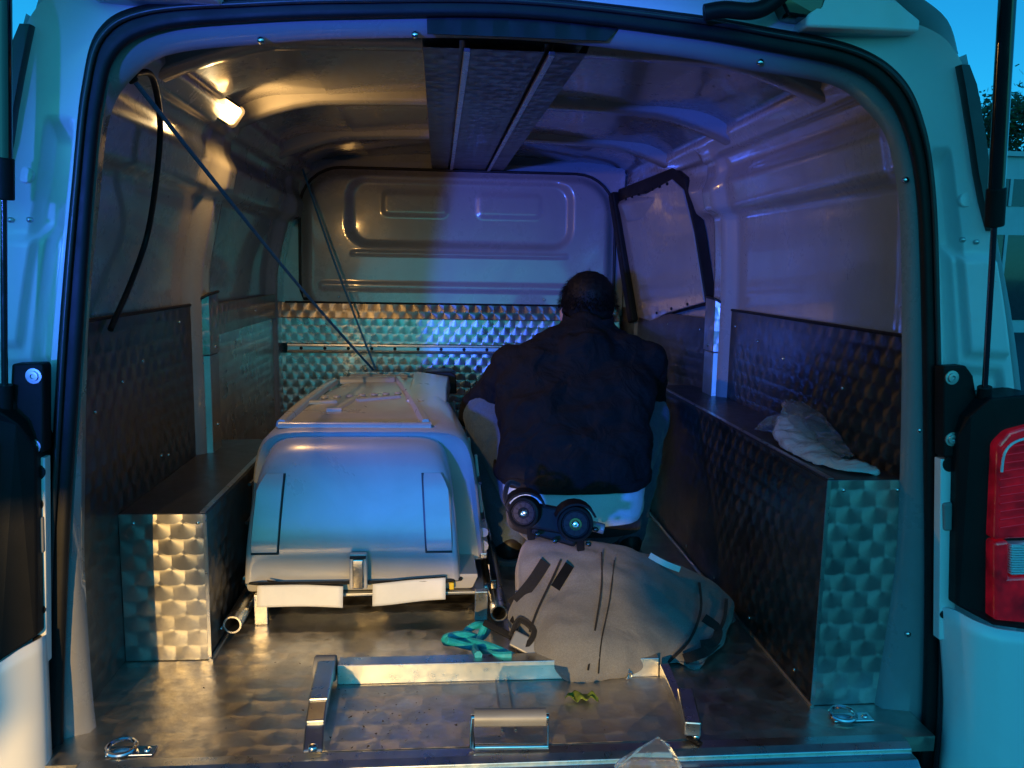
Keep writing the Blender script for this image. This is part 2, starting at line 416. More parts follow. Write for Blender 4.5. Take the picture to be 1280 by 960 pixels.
# outer rear frame with its pressed channel and pad
def emboss(z, u, x):
    e = 0.0
    a = abs(x)
    # long vertical channel beside the seal
    e += .030*ss(.88, .91, z)*(1-ss(1.04, 1.08, z))*ss(.10, .20, u)*(1-ss(.42, .50, u))
    e += .024*(1-ss(.90, .95, z))*ss(.60, .64, z)*ss(.10, .18, u)*(1-ss(.24, .30, u))
    # pad below
    e -= .016*ss(.705, .718, z)*(1-ss(.878, .892, z))*ss(.36, .42, u)*(1-ss(.86, .90, u))
    e += .016*ss(.60, .615, z)*(1-ss(.675, .688, z))*ss(.15, .20, u)*(1-ss(.78, .84, u))
    return e
NU = 40
for sgn, nm in ((1, 'rear_pillar'), (-1, 'rear_pillar')):
    rng = [i for i in range(NP) if FLs[i][0]*sgn >= -1e-6]
    # finer along the height
    def samp(L, t):
        q = t*(len(rng)-1); i = min(int(q), len(rng)-2); f_ = q-i
        a, b = L[rng[i]], L[rng[i+1]]; return (a[0]*(1-f_)+b[0]*f_, a[1]*(1-f_)+b[1]*f_)
    def fn(u, v_):
        a = samp(SOs, v_); b = samp(OUs, v_)
        x = a[0]*(1-u)+b[0]*u; z = a[1]*(1-u)+b[1]*u
        y = -.008-.045*u**1.4+emboss(z, u, x)*(1 if abs(x) > .5 else 0)
        if u > .93: y += .10*((u-.93)/.07)**2
        return (VX+x, y, z)
    mb = MB(); mb.grid(fn, 60, 360)
    rp = mb.build(nm, 'paint_outer', van, smooth=True, ang=70)
    # details on the pillar: plug, studs, rain gutter strip
    def on(z, u):
        best = min(((abs(samp(SOs, t/400)[1]*(1-u)+samp(OUs, t/400)[1]*u - z), t/400) for t in range(401) if abs(samp(SOs, t/400)[0]) > .55), key=lambda q: q[0])
        return Vector(fn(u, best[1]))
    mb = MB(); p = on(.985, .63); mb.lathe(p, (0,-1,0), [(-.004,.0125),(.0015,.0125),(.003,.011),(.0035,.002)], 24); mb.build('plug', 'paint_outer', rp, smooth=True)
    for uu in (.50, .70):
        mb = MB(); p = on(.915, uu); mb.lathe(p, (0,-1,0), [(-.003,.005),(.003,.0045),(.005,.002)], 12); mb.build('stud', 'zinc', rp, smooth=True)
    mb = MB(); pts = [on(z, .90)+Vector((0, -.004, 0)) for z in (.93, .98, 1.03, 1.08, 1.13, 1.175, 1.205)]
    sec = []
    for i, p in enumerate(pts):
        hw = (.004, .009, .013, .014, .014, .013, .009)[i]
        sec.append([p+Vector((sgn*a*hw, -b*.010, 0)) for a, b in ((-1,0),(-.8,.9),(.8,.9),(1,0),(.8,-.9),(-.8,-.9))])
    mb.loft(sec); mb.build('gutter_strip', 'rubber_edge', rp, smooth=True, ang=50)

# body sides, roof and underside so that the van is a solid vehicle from outside
for sgn in (1, -1):
    mb = MB()
    prof = [(.985,-.30),(.99,.03),(.975,.26),(.957,.475),(.897,.750),(.830,.97),(.797,1.10),(.757,1.225)]
    spl = [(p.x, p.z) for p in spline([(x, 0, z) for x, z in prof], 5)]
    mb.grid(lambda u, v_: (VX+sgn*(spl[int(round(v_*(len(spl)-1)))][0]+.004), -.046+u*3.3, spl[int(round(v_*(len(spl)-1)))][1]), 30, len(spl)-1)
    sd = mb.build('body_side', 'paint_outer', van, smooth=True, ang=60)
    w_ = MB(); cx = VX+sgn*.86
    w_.lathe((cx-.1*sgn, 1.0, GROUND+.325), (sgn,0,0), [(-.02,.20),(0,.30),(.03,.325),(.17,.325),(.2,.30),(.2,.21),(.17,.2)], 36); wh = w_.build('wheel', 'rubber', van, smooth=True)
    w_ = MB(); w_.lathe((cx-.1*sgn, 1.0, GROUND+.325), (sgn,0,0), [(.15,.205),(.185,.2),(.17,.12),(.19,.06),(.19,.01)], 30); w_.build('rim', 'zinc', wh, smooth=True)
mb = MB()
rf = [(p.x, p.z) for p in spline([(.757,0,1.225),(.72,0,1.29),(.60,0,1.335),(.3,0,1.365),(0,0,1.372),(-.3,0,1.365),(-.60,0,1.335),(-.72,0,1.29),(-.757,0,1.225)], 6)]
mb.grid(lambda u, v_: (VX+rf[int(round(u*(len(rf)-1)))][0], -.03+v_*3.2, rf[int(round(u*(len(rf)-1)))][1]+.004), len(rf)-1, 30)
mb.build('roof_skin', 'paint_outer', van, smooth=True, ang=60)
mb = MB(); mb.box((VX-.95, -.02, -.42), (VX+.95, 3.2, -.03)); mb.build('chassis', 'black_plastic', van, bevel=.02)
# cab end, closing the shell
mb = MB(); mb.loft([[Vector((VX+x*k, y, z0+(z-z0)*h)) for x, z in ((-.99,-.3),(-.96,.47),(-.8,1.1),(-.7,1.28),(0,1.37),(.7,1.28),(.8,1.1),(.96,.47),(.99,-.3))] for (y, k, h, z0) in ((3.2,1,1,-.3),(3.7,.97,.95,-.3),(4.1,.93,.62,-.3),(4.6,.88,.5,-.3),(4.75,.8,.3,-.3))])
mb.build('cab', 'paint_outer', van, smooth=True, ang=40)

# --- load floor and sill
mb = MB(); mb.box((VX-.80, -.085, -.03), (VX+.80, 2.05, 0)); mb.build('load_floor', 'pearl_floor', van)
mb = MB(); pr = [(-.150,-.035),(-.150,-.020),(-.138,-.010),(-.120,-.010),(-.118,-.002),(-.104,.0045),(-.080,.0045),(-.080,-.03)]
mb.loft([[Vector((VX-.735, y, z)) for y, z in pr], [Vector((VX+.735, y, z)) for y, z in pr]])
mb.build('sill', 'steel_plain', van, bevel=.0015)
mb = MB(); mb.box((VX-.98, -.30, -.42), (VX+.98, -.153, -.075)); bp = mb.build('bumper', 'black_plastic', van, bevel=.02, seg=3)

# --- inner painted walls
PROF = spline([(.785,0,-.02),(.785,0,.36),(.785,0,.72),(.780,0,.90),(.766,0,1.05),(.735,0,1.16),(.685,0,1.245),(.60,0,1.29),(.50,0,1.303),(.40,0,1.308)], 8)
def side_x(sgn, Y):
    """how far the inner wall steps in towards the front (sliding door lining on the right)"""
    return -(.14*ss(1.15, 1.95, Y)) if sgn > 0 else -.0*Y
def wall_pt(sgn, Y, v_):
    q = v_*(len(PROF)-1); i = min(int(q), len(PROF)-2); p = PROF[i].lerp(PROF[i+1], q-i)
    x, z = p.x, p.z
    d = 0
    pil = .885 if sgn < 0 else 1.09
    d += .040*ss(pil-.085, pil-.045, Y)*(1-ss(pil+.03, pil+.075, Y))*(1-ss(1.14, 1.26, z))
    d += .035*ss(1.80, 1.86, Y)*(1-ss(1.10, 1.25, z))*(1 if sgn < 0 else 0)
    d += .010*(1-ss(.10, .14, Y))*(1-ss(1.15, 1.27, z))
    # raised cant rail above the wall panels
    d += .026*ss(1.02, 1.055, z+.05*ss(.3, .9, Y)*0)*(1-ss(1.13, 1.17, z))
    d += .018*ss(1.20, 1.215, z)*(1-ss(1.25, 1.262, z))
    if sgn < 0: x += .030*(1-ss(.78, 1.05, z))
    nrm = Vector((-1, 0, -ss(1.0, 1.29, z)*1.3)).normalized()
    x += nrm.x*d + side_x(sgn, Y)*(1-ss(1.12, 1.28, z)); z += nrm.z*d
    return Vector((VX+sgn*x, Y, z))
for sgn in (-1, 1):
    mb = MB(); mb.grid(lambda u, v_: wall_pt(sgn, .05+u*2.1, v_), 150, 90)
    sw = mb.build('inner_wall', 'paint_inner_shaded', van, smooth=True, ang=180)
    sol = sw.modifiers.new('thick', 'SOLIDIFY'); sol.thickness = .003; sol.offset = 0
    for k in range(16):
        Y = .16+.105*k
        if abs(Y-(.86 if sgn < 0 else 1.09)) < .1: continue
        for v_ in (.60, .855):
            p = wall_pt(sgn, Y, v_); p2 = wall_pt(sgn, Y, v_+.02); n_ = (p2-p).cross(Vector((0, 1, 0))).normalized()
            if n_.x*sgn > 0: n_ = -n_
            mb = MB(); mb.lathe(p, n_, [(-.002, .0035), (.0022, .0032), (.003, .001)], 8); mb.build('weld', 'paint_inner_shaded', sw, smooth=True)
# --- roof lining with its cross bows
mb = MB(); mb.grid(lambda u, v_: (VX-.43+.86*u, .02+v_*2.15, 1.303+.02*(1-(2*u-1)**2)), 20, 20)
rl = mb.build('roof_lining', 'paint_inner_shaded', van, smooth=True)
for Y in (.33, .90, 1.50):
    mb = MB()
    pr = [(-.055, .03), (-.035, -.018), (-.02, -.024), (.02, -.024), (.035, -.018), (.055, .03)]
    xs = [-.70+1.4*i/24 for i in range(25)]
    mb.loft([[Vector((VX+x, Y+y, 1.302+.016*(1-(x/.6)**2)-.030*(max(0, abs(x)-.45)/.15)**1.5+z)) for y, z in pr] for x in xs])
    mb.build('roof_bow', 'paint_inner_shaded', rl, smooth=True, bevel=.004)

# --- ceiling equipment rail
cr = MB()
pr = [(-.165, 1.285), (-.160, 1.238), (-.095, 1.238), (-.095, 1.252), (-.078, 1.252), (-.078, 1.238), (.058, 1.238), (.058, 1.252), (.075, 1.252), (.075, 1.238), (.135, 1.238), (.15, 1.285)]
cr.loft([[Vector((VX+x, .10, z)) for x, z in pr], [Vector((VX+x-.012, 2.0, z+.016)) for x, z in pr]], closed=False, cap0=False, cap1=False)
rail = cr.build('ceiling_rail', 'pearl_shaded', van)
for x in (-.0865, .0665):
    mb = MB(); mb.box((VX+x-.006, .102, 1.2405), (VX+x+.006, 1.98, 1.248), rot=(rad(.47), 0, rad(.35))); mb.build('runner', 'steel_plain', rail, bevel=.001)
q = [P(533, 12, Y=-.010), P(775, 16, Y=-.010), P(778, 30, Y=-.010), P(758, 51, Y=-.010), P(640, 46, Y=-.010), P(534, 42, Y=-.010)]
mb = MB(); mb.add(q+[p+Vector((0, .004, 0)) for p in q], [tuple(range(6)), tuple(range(11, 5, -1))]+[(k, (k+1) % 6, 6+(k+1) % 6, 6+k) for k in range(6)])
mb.build('rail_end_plate', 'pearl_black', van)

# --- screws, shared mesh
def screw_mesh():
    mb = MB(); mb.lathe((0,0,0), (0,0,1), [(-.002,.0042),(.0008,.0042),(.0022,.003),(.0026,.0005)], 10)
    me = bpy.data.meshes.new('screw'); me.from_pydata([tuple(p) for p in mb.v], [], mb.f); me.materials.append(MATS['chrome'])
    for p in me.polygons: p.use_smooth = True
    return me
SCREW = screw_mesh()
def screw(parent, loc, nrm, s=1.0):
    o = bpy.data.objects.new('screw', SCREW); COL.objects.link(o); o.parent = parent; o.location = Vector(loc)-ORI[parent]
    o.rotation_euler = Vector(nrm).to_track_quat('Z', 'Y').to_euler(); o.scale = (s, s, s); ORI[o] = Vector(loc); return o

# --- engine turned wall cladding
XL, XR = VX-.800, VX+.772
def sheet_x(name, mat, sgn, Y0, Y1, z0, z1, x, thk=.003, x2=None, parent=van, z1b=None):
    """vertical sheet along a side wall; x at Y0, x2 at Y1"""
    x2 = x if x2 is None else x2; z1b = z1 if z1b is None else z1b
    mb = MB(); t = -sgn*thk
    mb.add([(x,Y0,z0),(x2,Y1,z0),(x2,Y1,z1b),(x,Y0,z1),(x+t,Y0,z0),(x2+t,Y1,z0),(x2+t,Y1,z1b),(x+t,Y0,z1)],
           [(0,1,2,3),(7,6,5,4),(0,4,5,1),(1,5,6,2),(2,6,7,3),(3,7,4,0)])
    return mb.build(name, mat, parent, bevel=.0008, seg=1)
LW = sheet_x('wall_panel', 'pearl_shaded', -1, .05, .835, .0, .738, XL)
LF = sheet_x('wall_panel', 'pearl_sheet', -1, .930, 1.985, .0, .640, XL+.004)
LT = sheet_x('panel_strip', 'pearl_dark', -1, .930, 1.985, .642, .735, XL+.004, .012)
RW = sheet_x('wall_panel', 'pearl_shaded', 1, .05, 1.045, .0, .735, XR)
RF = sheet_x('wall_panel', 'pearl_shaded', 1, 1.145, 1.94, .0, .700, XR-.005, x2=XR-.135)
for (pan, sgn, pts) in ((LW, -1, ((.20,.56),(.34,.60),(.46,.63),(.72,.70),(.10,.70),(.55,.39),(.60,.38))), (LF, -1, ((1.25,.60),(1.6,.60),(1.9,.60))), (RW, 1, ((.30,.60),(.62,.63),(.80,.66),(.98,.69))), (RF, 1, ((1.25,.66),(1.5,.66)))):
    for (Y, z) in pts:
        xx = (XL+.0035 if pan is not LF else XL+.0075) if sgn < 0 else (XR-.0035 if pan is RW else XR-.009-.163*(Y-1.145))
        screw(pan, (xx, Y, z), (-sgn, 0, 0))
for Y in (1.0, 1.5, 1.9): screw(LT, (XL+.0165, Y, .69), (1, 0, 0))
# bent black edging on the sheets
for sgn, Y0, Y1, z0, z1, x in ((-1, .07, .835, .738, .740, XL), (1, .07, 1.045, .735, .737, XR)):
    mb = MB(); mb.tube([(x-sgn*.002, Y0, z0), (x-sgn*.002, Y1, z1)], .004, 8); mb.build('edge_trim', 'rubber', van, smooth=True)
# pillar casings
for sgn, Y0, Y1 in ((-1, .835, .930), (1, 1.045, 1.145)):
    x = XL if sgn < 0 else XR
    mb = MB(); d = -sgn*.042
    mb.add([(x, Y0, 0), (x+d, Y0+.012, 0), (x+d, Y1, 0), (x, Y1, 0), (x, Y0, .60), (x+d, Y0+.012, .60), (x+d, Y1, .60), (x, Y1, .60)],
           [(0,1,5,4),(1,2,6,5),(2,3,7,6),(4,5,6,7)])
    pc = mb.build('pillar_casing', 'steel_dull', van, bevel=.0015)
    mb = MB(); d2 = d*1.05
    mb.add([(x, Y0-.004, .602), (x+d2, Y0+.010, .602), (x+d2, Y1+.004, .602), (x, Y1+.004, .602), (x, Y0-.004, .745), (x+d2, Y0+.014, .765), (x+d2, Y1+.004, .77), (x, Y1+.004, .77)],
           [(0,1,5,4),(1,2,6,5),(2,3,7,6),(4,5,6,7),(0,3,2,1)])
    pt = mb.build('pillar_cap', 'pearl_dark', van, bevel=.0015)
    mb = MB(); mb.tube([(x, Y0-.006, .742), (x+d2*1.03, Y0+.012, .769), (x+d2*1.03, Y1+.004, .773)], .004, 8); mb.build('edge_trim', 'rubber', pt, smooth=True)
    for z in (.18, .40, .46, .58): screw(pc, (x+d*.5, Y0+.0045, z), (0, -1, 0), 1.2)
    for z in (.40, .62): screw(pc if z < .6 else pt, (x+d-sgn*.0015, (Y0+Y1)/2+.01, z), (-sgn, 0, 0), 1.2)

# --- wheel arch benches
for sgn in (-1, 1):
    if sgn < 0: x0, x1, Y0, Y1, h = XL+.0035, VX-.620, .28, 1.02, .328
    else: x0, x1, Y0, Y1, h = VX+.615, XR-.0035, .03, 1.30, .462
    bx = MB(); bx.box((x0+.004, Y0+.004, .0), (x1-.004, Y1-.002, h-.004)); bench = bx.build('bench', 'steel_dull', van)
    mb = MB(); mb.box((x0, Y0, .001), (x1, Y0+.003, h-.0005)); fp = mb.build('front_panel', 'pearl_bench', bench, bevel=.0008, seg=1)
    xi = x1 if sgn < 0 else x0
    mb = MB(); mb.box((min(xi, xi-sgn*-.003), Y0+.0035, .001), (max(xi, xi-sgn*-.003), Y1, h-.0045)) if sgn > 0 else mb.box((xi-.003, Y0+.0035, .001), (xi, Y1, h-.0045))
    mb.build('side_panel', 'pearl_shaded', bench, bevel=.0008, seg=1)
    mb = MB(); mb.box((x0, Y0+.0035, h-.004), (x1, Y1, h)); mb.build('lid', 'rubber_edge', bench, bevel=.001, seg=1)
    mb = MB(); e = .012
    for (a, b) in (((xi, Y0+.004, h), (xi, Y1, h)),):
        mb.box((xi-(e if sgn < 0 else 0), Y0+.004, h+.0005), (xi+(0 if sgn < 0 else e), Y1, h+.0025))
    mb.build('edge_angle', 'steel_plain', bench, bevel=.0006, seg=1)
    mb = MB(); mb.box((xi-.004, Y0-.0028, .002), (xi+.004, Y0-.0005, h)) ; mb.build('corner_angle', 'steel_plain', bench, bevel=.0006, seg=1)
    # silicone joint along the floor
    mb = MB(); mb.tube([(xi-sgn*.004, Y0-.01, .003), (xi-sgn*.004, Y1, .003)], .005, 6); mb.build('joint', 'steel_dull', bench, smooth=True)
    for Y in [Y0+.08+.25*k for k in range(int((Y1-Y0)/.25))]: screw(bench, (xi-sgn*.003, Y, .035), (-sgn, 0, 0))
    for xx, z in ((x0+.03, h-.02), (x1-.015, h-.02)): screw(fp, (xx, Y0-.0008, z), (0, -1, 0), .9)
# plate beyond the right bench
mb = MB(); mb.box((VX+.56, 1.305, .0), (VX+.74, 1.93, .428)); pl = mb.build('step_box', 'steel_plain', van, bevel=.002)
mb = MB(); mb.box((VX+.655, 1.36, .43), (VX+.70, 1.41, .445)); mb.build('hinge', 'black_plastic', pl, bevel=.003)

# --- bulkhead
BW0, BW1 = VX-.80, VX+.66
def bulk(u, v_):
    x = VX-.79+1.43*u; z = .66+.62*v_
    rx = x-VX
    y = 1.985+.06*(z-.7)
    # raised outer field with rounded corners
    def sd(cx, cz, hw, hh, r):
        qx = abs(rx-cx)-hw+r; qz = abs(z-cz)-hh+r
        return math.hypot(max(qx, 0), max(qz, 0))+min(max(qx, qz), 0)-r
    y -= .035*(1-ss(-.045, .005, sd(-.055, .93, .65, .315, .17)))
    y += .026*(1-ss(-.03, .004, sd(-.05, 1.075, .47, .145, .09)))
    for cx in (-.24, .15):
        y -= .005*(1-ss(-.022, .004, sd(cx, 1.11, .14, .055, .03)))
    y -= .010*(1-ss(-.012, .002, sd(-.05, .905, .45, .010, .010)))
    y -= .006*(1-ss(-.010, .002, sd(-.05, .77, .58, .018, .015)))
    return (x, y, z)
mb = MB(); mb.grid(bulk, 180, 90); bk = mb.build('bulkhead', 'paint_inner_shaded', van, smooth=True, ang=180)
mb = MB(); mb.box((VX-.8, 2.06, -.03), (VX+.8, 2.08, 1.32)); mb.build('bulkhead_surround', 'paint_inner_shaded', van)
def sheet_b(name, mat, z0, z1, y0, y1, x0=VX-.792, x1=VX+.62, thk=.003):
    mb = MB()
    mb.add([(x0,y0,z0),(x1,y0,z0),(x1,y1,z1),(x0,y1,z1),(x0,y0+thk,z0),(x1,y0+thk,z0),(x1,y1+thk,z1),(x0,y1+thk,z1)],
           [(0,1,2,3),(7,6,5,4),(0,4,5,1),(1,5,6,2),(2,6,7,3),(3,7,4,0)])
    return mb.build(name, mat, bk, bevel=.0006, seg=1)
b1 = sheet_b('cladding', 'pearl_dark', .640, .700, 1.930, 1.948)
b2 = sheet_b('cladding', 'pearl_sheet', .535, .638, 1.930, 1.930)
b3 = sheet_b('cladding', 'pearl_sheet', .0, .495, 1.930, 1.930)
mb = MB()
pr = [(1.934,.497),(1.916,.497),(1.914,.505),(1.920,.508),(1.920,.523),(1.914,.526),(1.916,.533),(1.934,.533)]
mb.loft([[Vector((VX-.755, y, z)) for y, z in pr], [Vector((VX+.62, y, z)) for y, z in pr]]); tr = mb.build('tie_rail', 'zinc', bk, bevel=.0006, seg=1)
hole = None
for k in range(14):
    mb = MB(); mb.lathe((VX-.70+.095*k, 1.9205, .5155), (0,-1,0), [(-.003,.007),(.0006,.007),(.0008,.006)], 14); mb.build('rail_hole', 'rubber', tr)
mb = MB(); mb.tube([(VX-.765, 1.946, .702), (VX+.62, 1.946, .702)], .004, 8); mb.build('edge_trim', 'rubber', bk, smooth=True)
for x in (-.55, .30): screw(bk, Vector(bulk((x+.79)/1.43, (.725-.66)/.62))+Vector((0, -.001, 0)), (0, -1, 0), 1.3)
# dark rubber round the raised field
mb = MB(); loop = []
for (x, z) in rrect(.655, .32, .17, 8):
    xx = -.055+x; zz = .93+z
    if zz > .70: loop.append((xx, zz))
loop.sort(key=lambda q: math.atan2(q[1]-.72, -(q[0]+.055)))
mb.tube([Vector((VX+x, 1.978+.06*(z-.7), z)) for x, z in loop], .006, 8)
mb.build('bulkhead_seal', 'rubber', bk, smooth=True)

# --- sliding door lining on the right: black seal and panel
a_ = P(772, 238, Y=1.93); b_ = P(855, 205, X=VX+.700); c_ = P(886, 378, X=VX+.757); d_ = P(800, 402, Y=1.80)
mid_t = b_.lerp(c_, .22)+Vector((.0, -.05, .0))
ol = [a_.lerp(b_, .06), a_.lerp(b_, .5), a_.lerp(b_, .90), b_.lerp(c_, .10)+Vector((0, -.01, 0)), b_.lerp(c_, .5)+Vector((0, -.015, 0)), c_, c_.lerp(d_, .5), d_.lerp(c_, .04), d_.lerp(a_, .08), d_.lerp(a_, .5), d_.lerp(a_, .93)]
cen = sum(ol, Vector())/len(ol)
nrm = (b_-d_).cross(a_-c_).normalized()
if nrm.x > 0: nrm = -nrm
def plate(ol_, n0, n1, name, mat, parent, bevel):
    k = len(ol_); mb = MB()
    mb.add([p+nrm*n0 for p in ol_]+[p-nrm*n1 for p in ol_], [tuple(range(k)), tuple(reversed(range(k, 2*k)))]+[(i, (i+1) % k, k+(i+1) % k, k+i) for i in range(k)])
    return mb.build(name, mat, parent, bevel=bevel)
inn = []
for p in ol:
    q = p.copy(); t_ = (p-cen)
    q -= (a_-cen).normalized()*(.030 if t_.dot((a_+d_)/2-cen) > 0 else .0)
    q -= Vector((0, 0, .040)) if p.z > cen.z+.2 else Vector((0, 0, 0))
    q += (cen-q)*.004; inn.append(q)
ol2 = [p*1.0 if ((p-cen).dot((a_+d_)/2-cen) > 0 or p.z > cen.z+.2) else q+(q-cen).normalized()*.006 for p, q in zip(ol, inn)]
sdp = plate(ol2, .012, .03, 'side_door', 'rubber', van, .004)
plate(inn, .016, .0, 'door_panel', 'paint_inner_shaded', sdp, .003)
# thick black door edge at the front and clips along the top
mb = MB(); mb.obox(a_.lerp(d_, .02)+nrm*.022, d_+nrm*.03, .05, .03, nrm); mb.build('edge_casing', 'black_plastic', sdp, bevel=.008)
for k in range(7):
    q = a_.lerp(b_, .22+.105*k)+Vector((0, 0, -.052)); mb = MB(); mb.lathe(q+nrm*.017, nrm, [(-.002,.006),(.004,.005),(.005,.001)], 10); mb.build('clip', 'rubber', sdp)
for k in range(3):
    q = d_.lerp(c_, .35+.22*k)+Vector((0, 0, .012)); mb = MB(); mb.lathe(q+nrm*.017, nrm, [(-.002,.006),(.004,.005),(.005,.001)], 10); mb.build('clip', 'rubber', sdp)

# --- frame bolts and lashing rings
for (x, z, Y) in ((.770,.565,.000),(-.772,.47,.003),(-.792,.16,.003),(.785,.16,.003),(.7,1.02,.0),(.42,1.21,.0),(-.17,1.232,.003),(-.42,1.213,.003)):
    screw(frame, (VX+x, Y, z), (0, -1, 0), 1.5)
for (x, Y, rz) in ((-.665, -.055, .15), (.665, -.02, -.4)):
    rt = MB(); c = Vector((VX+x, Y, .003))
    rt.obox(c+Vector((-.035, 0, 0)), c+Vector((.045, 0, 0)), .028, .004, (0,0,1))
    ring = rt.build('lashing_ring', 'chrome', van, bevel=.0015)
    mb = MB(); mb.tube([c+Vector((-.012+.024*math.cos(t), .019*math.sin(t), .008+.004*math.sin(t))) for t in [2*math.pi*k/24 for k in range(24)]], .0042, 8, closed=True); mb.build('ring', 'chrome', ring, smooth=True)
    screw(ring, c+Vector((.032, 0, .002)), (0,0,1), 1.6)
# striker plate low on the right frame
mb = MB(); q = [P(1118, 905, Y=-.02), P(1152, 915, Y=-.02), P(1150, 957, Y=-.02), P(1116, 948, Y=-.02)]
mb.add(q+[p+Vector((0, .012, 0)) for p in q], [(0,1,2,3),(7,6,5,4),(0,4,5,1),(1,5,6,2),(2,6,7,3),(3,7,4,0)]); sp = mb.build('striker_plate', 'black_plastic', van, bevel=.003)
for px_, py_ in ((1127, 914), (1124, 943)): screw(sp, P(px_, py_, Y=-.021), (0,-1,0), 1.8)

# --- strut brackets, gas struts, tail lights, lower corners
def bracket(pts, bolts, Y):
    mb = MB(); q = [P(x, y, Y=Y) for x, y in pts]; n = len(q)
    mb.add(q+[p+Vector((0, .03, 0)) for p in q], [tuple(range(n)), tuple(reversed(range(n, 2*n)))]+[(i, (i+1) % n, n+(i+1) % n, n+i) for i in range(n)])
    b = mb.build('strut_bracket', 'black_plastic', van, bevel=.004, seg=3)
    for x, y in bolts:
        mb = MB(); mb.lathe(P(x, y, Y=Y-.001), (0,-1,0), [(-.002,.0125),(.001,.0125),(.0012,.0085),(.004,.008),(.0042,.004),(.001,.0035)], 18); mb.build('bolt', 'zinc', b, smooth=True, ang=30)
bracket([(1180,458),(1208,457),(1217,470),(1222,500),(1213,545),(1200,572),(1180,572)], ((1190,472),(1190,549)), -.066)
bracket([(14,455),(52,454),(54,460),(54,566),(30,570),(22,520),(12,500)], ((42,470),(41,558)), -.066)
def strut(base, top, f0, label):
    base, top = Vector(base), Vector(top); d = (top-base)
    sroot = MB(); k = base+d*f0
    sroot.tube([k, k+d*.005, top], .0125, 14, rr=[.0135, .0125, .0125]); st = sroot.build('gas_strut', 'black_gloss', van, smooth=True, ang=50)
    mb = MB(); mb.tube([k-d.normalized()*.012, k+d.normalized()*.05], .0150, 14); mb.build('end_cap', 'black_plastic', st, smooth=True, bevel=.002)
    mb = MB(); mb.tube([base, k], .0050, 10); mb.build('rod', 'rod_steel', st, smooth=True)
    mb = MB(); mb.tube([base-d.normalized()*.03, base+d.normalized()*.025], .012, 12); mb.ell(base-d.normalized()*.012+Vector((0,.012,0)), (.016,.016,.016)); mb.build('ball_socket', 'black_plastic', st, smooth=True, ang=50)
sb = P(1230, 500, Y=-.075); stp = P(1258, 20, X=VX+.72)
strut(sb, sb+(stp-sb)*1.35, .38, 'right')
sb = P(6, 500, Y=-.075); stp = P(3, 20, X=VX-.76)
strut(sb, sb+(stp-sb)*1.35, .42, 'left')
# right lamp cluster
def prism(front, depth, name, mat, parent, bevel=.004, dy=None):
    mb = MB(); n = len(front); back = [p+Vector((0, depth, 0)) for p in front]
    mb.add(front+back, [tuple(range(n)), tuple(reversed(range(n, 2*n)))]+[(i, (i+1) % n, n+(i+1) % n, n+i) for i in range(n)])
    return mb.build(name, mat, parent, bevel=bevel, seg=3)
tl = prism([P(1196, 545, Y=-.075), P(1213, 522, Y=-.095), P(1240, 498, Y=-.105), P(1300, 492, Y=-.12), P(1300, 790, Y=-.12), P(1243, 782, Y=-.115), P(1196, 757, Y=-.085)], .085, 'tail_light', 'black_plastic', van)
prism([P(1248, 556, Y=-.124), P(1262, 540, Y=-.126), P(1310, 524, Y=-.128), P(1310, 672, Y=-.128), P(1262, 674, Y=-.126), P(1244, 676, Y=-.124)], .05, 'lens', 'red_lens', tl, .006)
prism([P(1244, 678, Y=-.124), P(1262, 676, Y=-.126), P(1262, 722, Y=-.126), P(1310, 720, Y=-.128), P(1310, 782, Y=-.128), P(1244, 776, Y=-.124)], .05, 'lens', 'red_lens', tl, .006)
for k in range(11):
    yy = 560+10*k
    mb = MB(); mb.tube([P(1250+max(0, 3-k), yy, Y=-.1275), P(1310, yy-9, Y=-.131)], .0016, 6); mb.build('lens_rib', 'red_lens', tl, smooth=True)
mb = MB(); mb.tube(spline([P(1252, 590, Y=-.1285), P(1256, 566, Y=-.1285), P(1270, 552, Y=-.130), P(1300, 544, Y=-.132)], 6), .0024, 8); mb.build('lens_highlight', 'highlight_white', tl, smooth=True)  # white tube standing in for the curved highlight on the lens
prism([P(1264, 681, Y=-.127), P(1310, 676, Y=-.129), P(1310, 718, Y=-.129), P(1264, 720, Y=-.127)], .05, 'reversing_lens', 'ribbed_lens', tl, .004)
tl2 = prism([P(45, 560, Y=-.075), P(22, 530, Y=-.095), P(0, 515, Y=-.105), P(-60, 505, Y=-.12), P(-60, 850, Y=-.12), P(0, 826, Y=-.115), P(46, 795, Y=-.085)], .085, 'tail_light', 'black_plastic', van)
prism([P(-12, 556, Y=-.124), P(-60, 548, Y=-.128), P(-60, 820, Y=-.128), P(-12, 806, Y=-.124)], .05, 'lens', 'red_lens', tl2, .006)
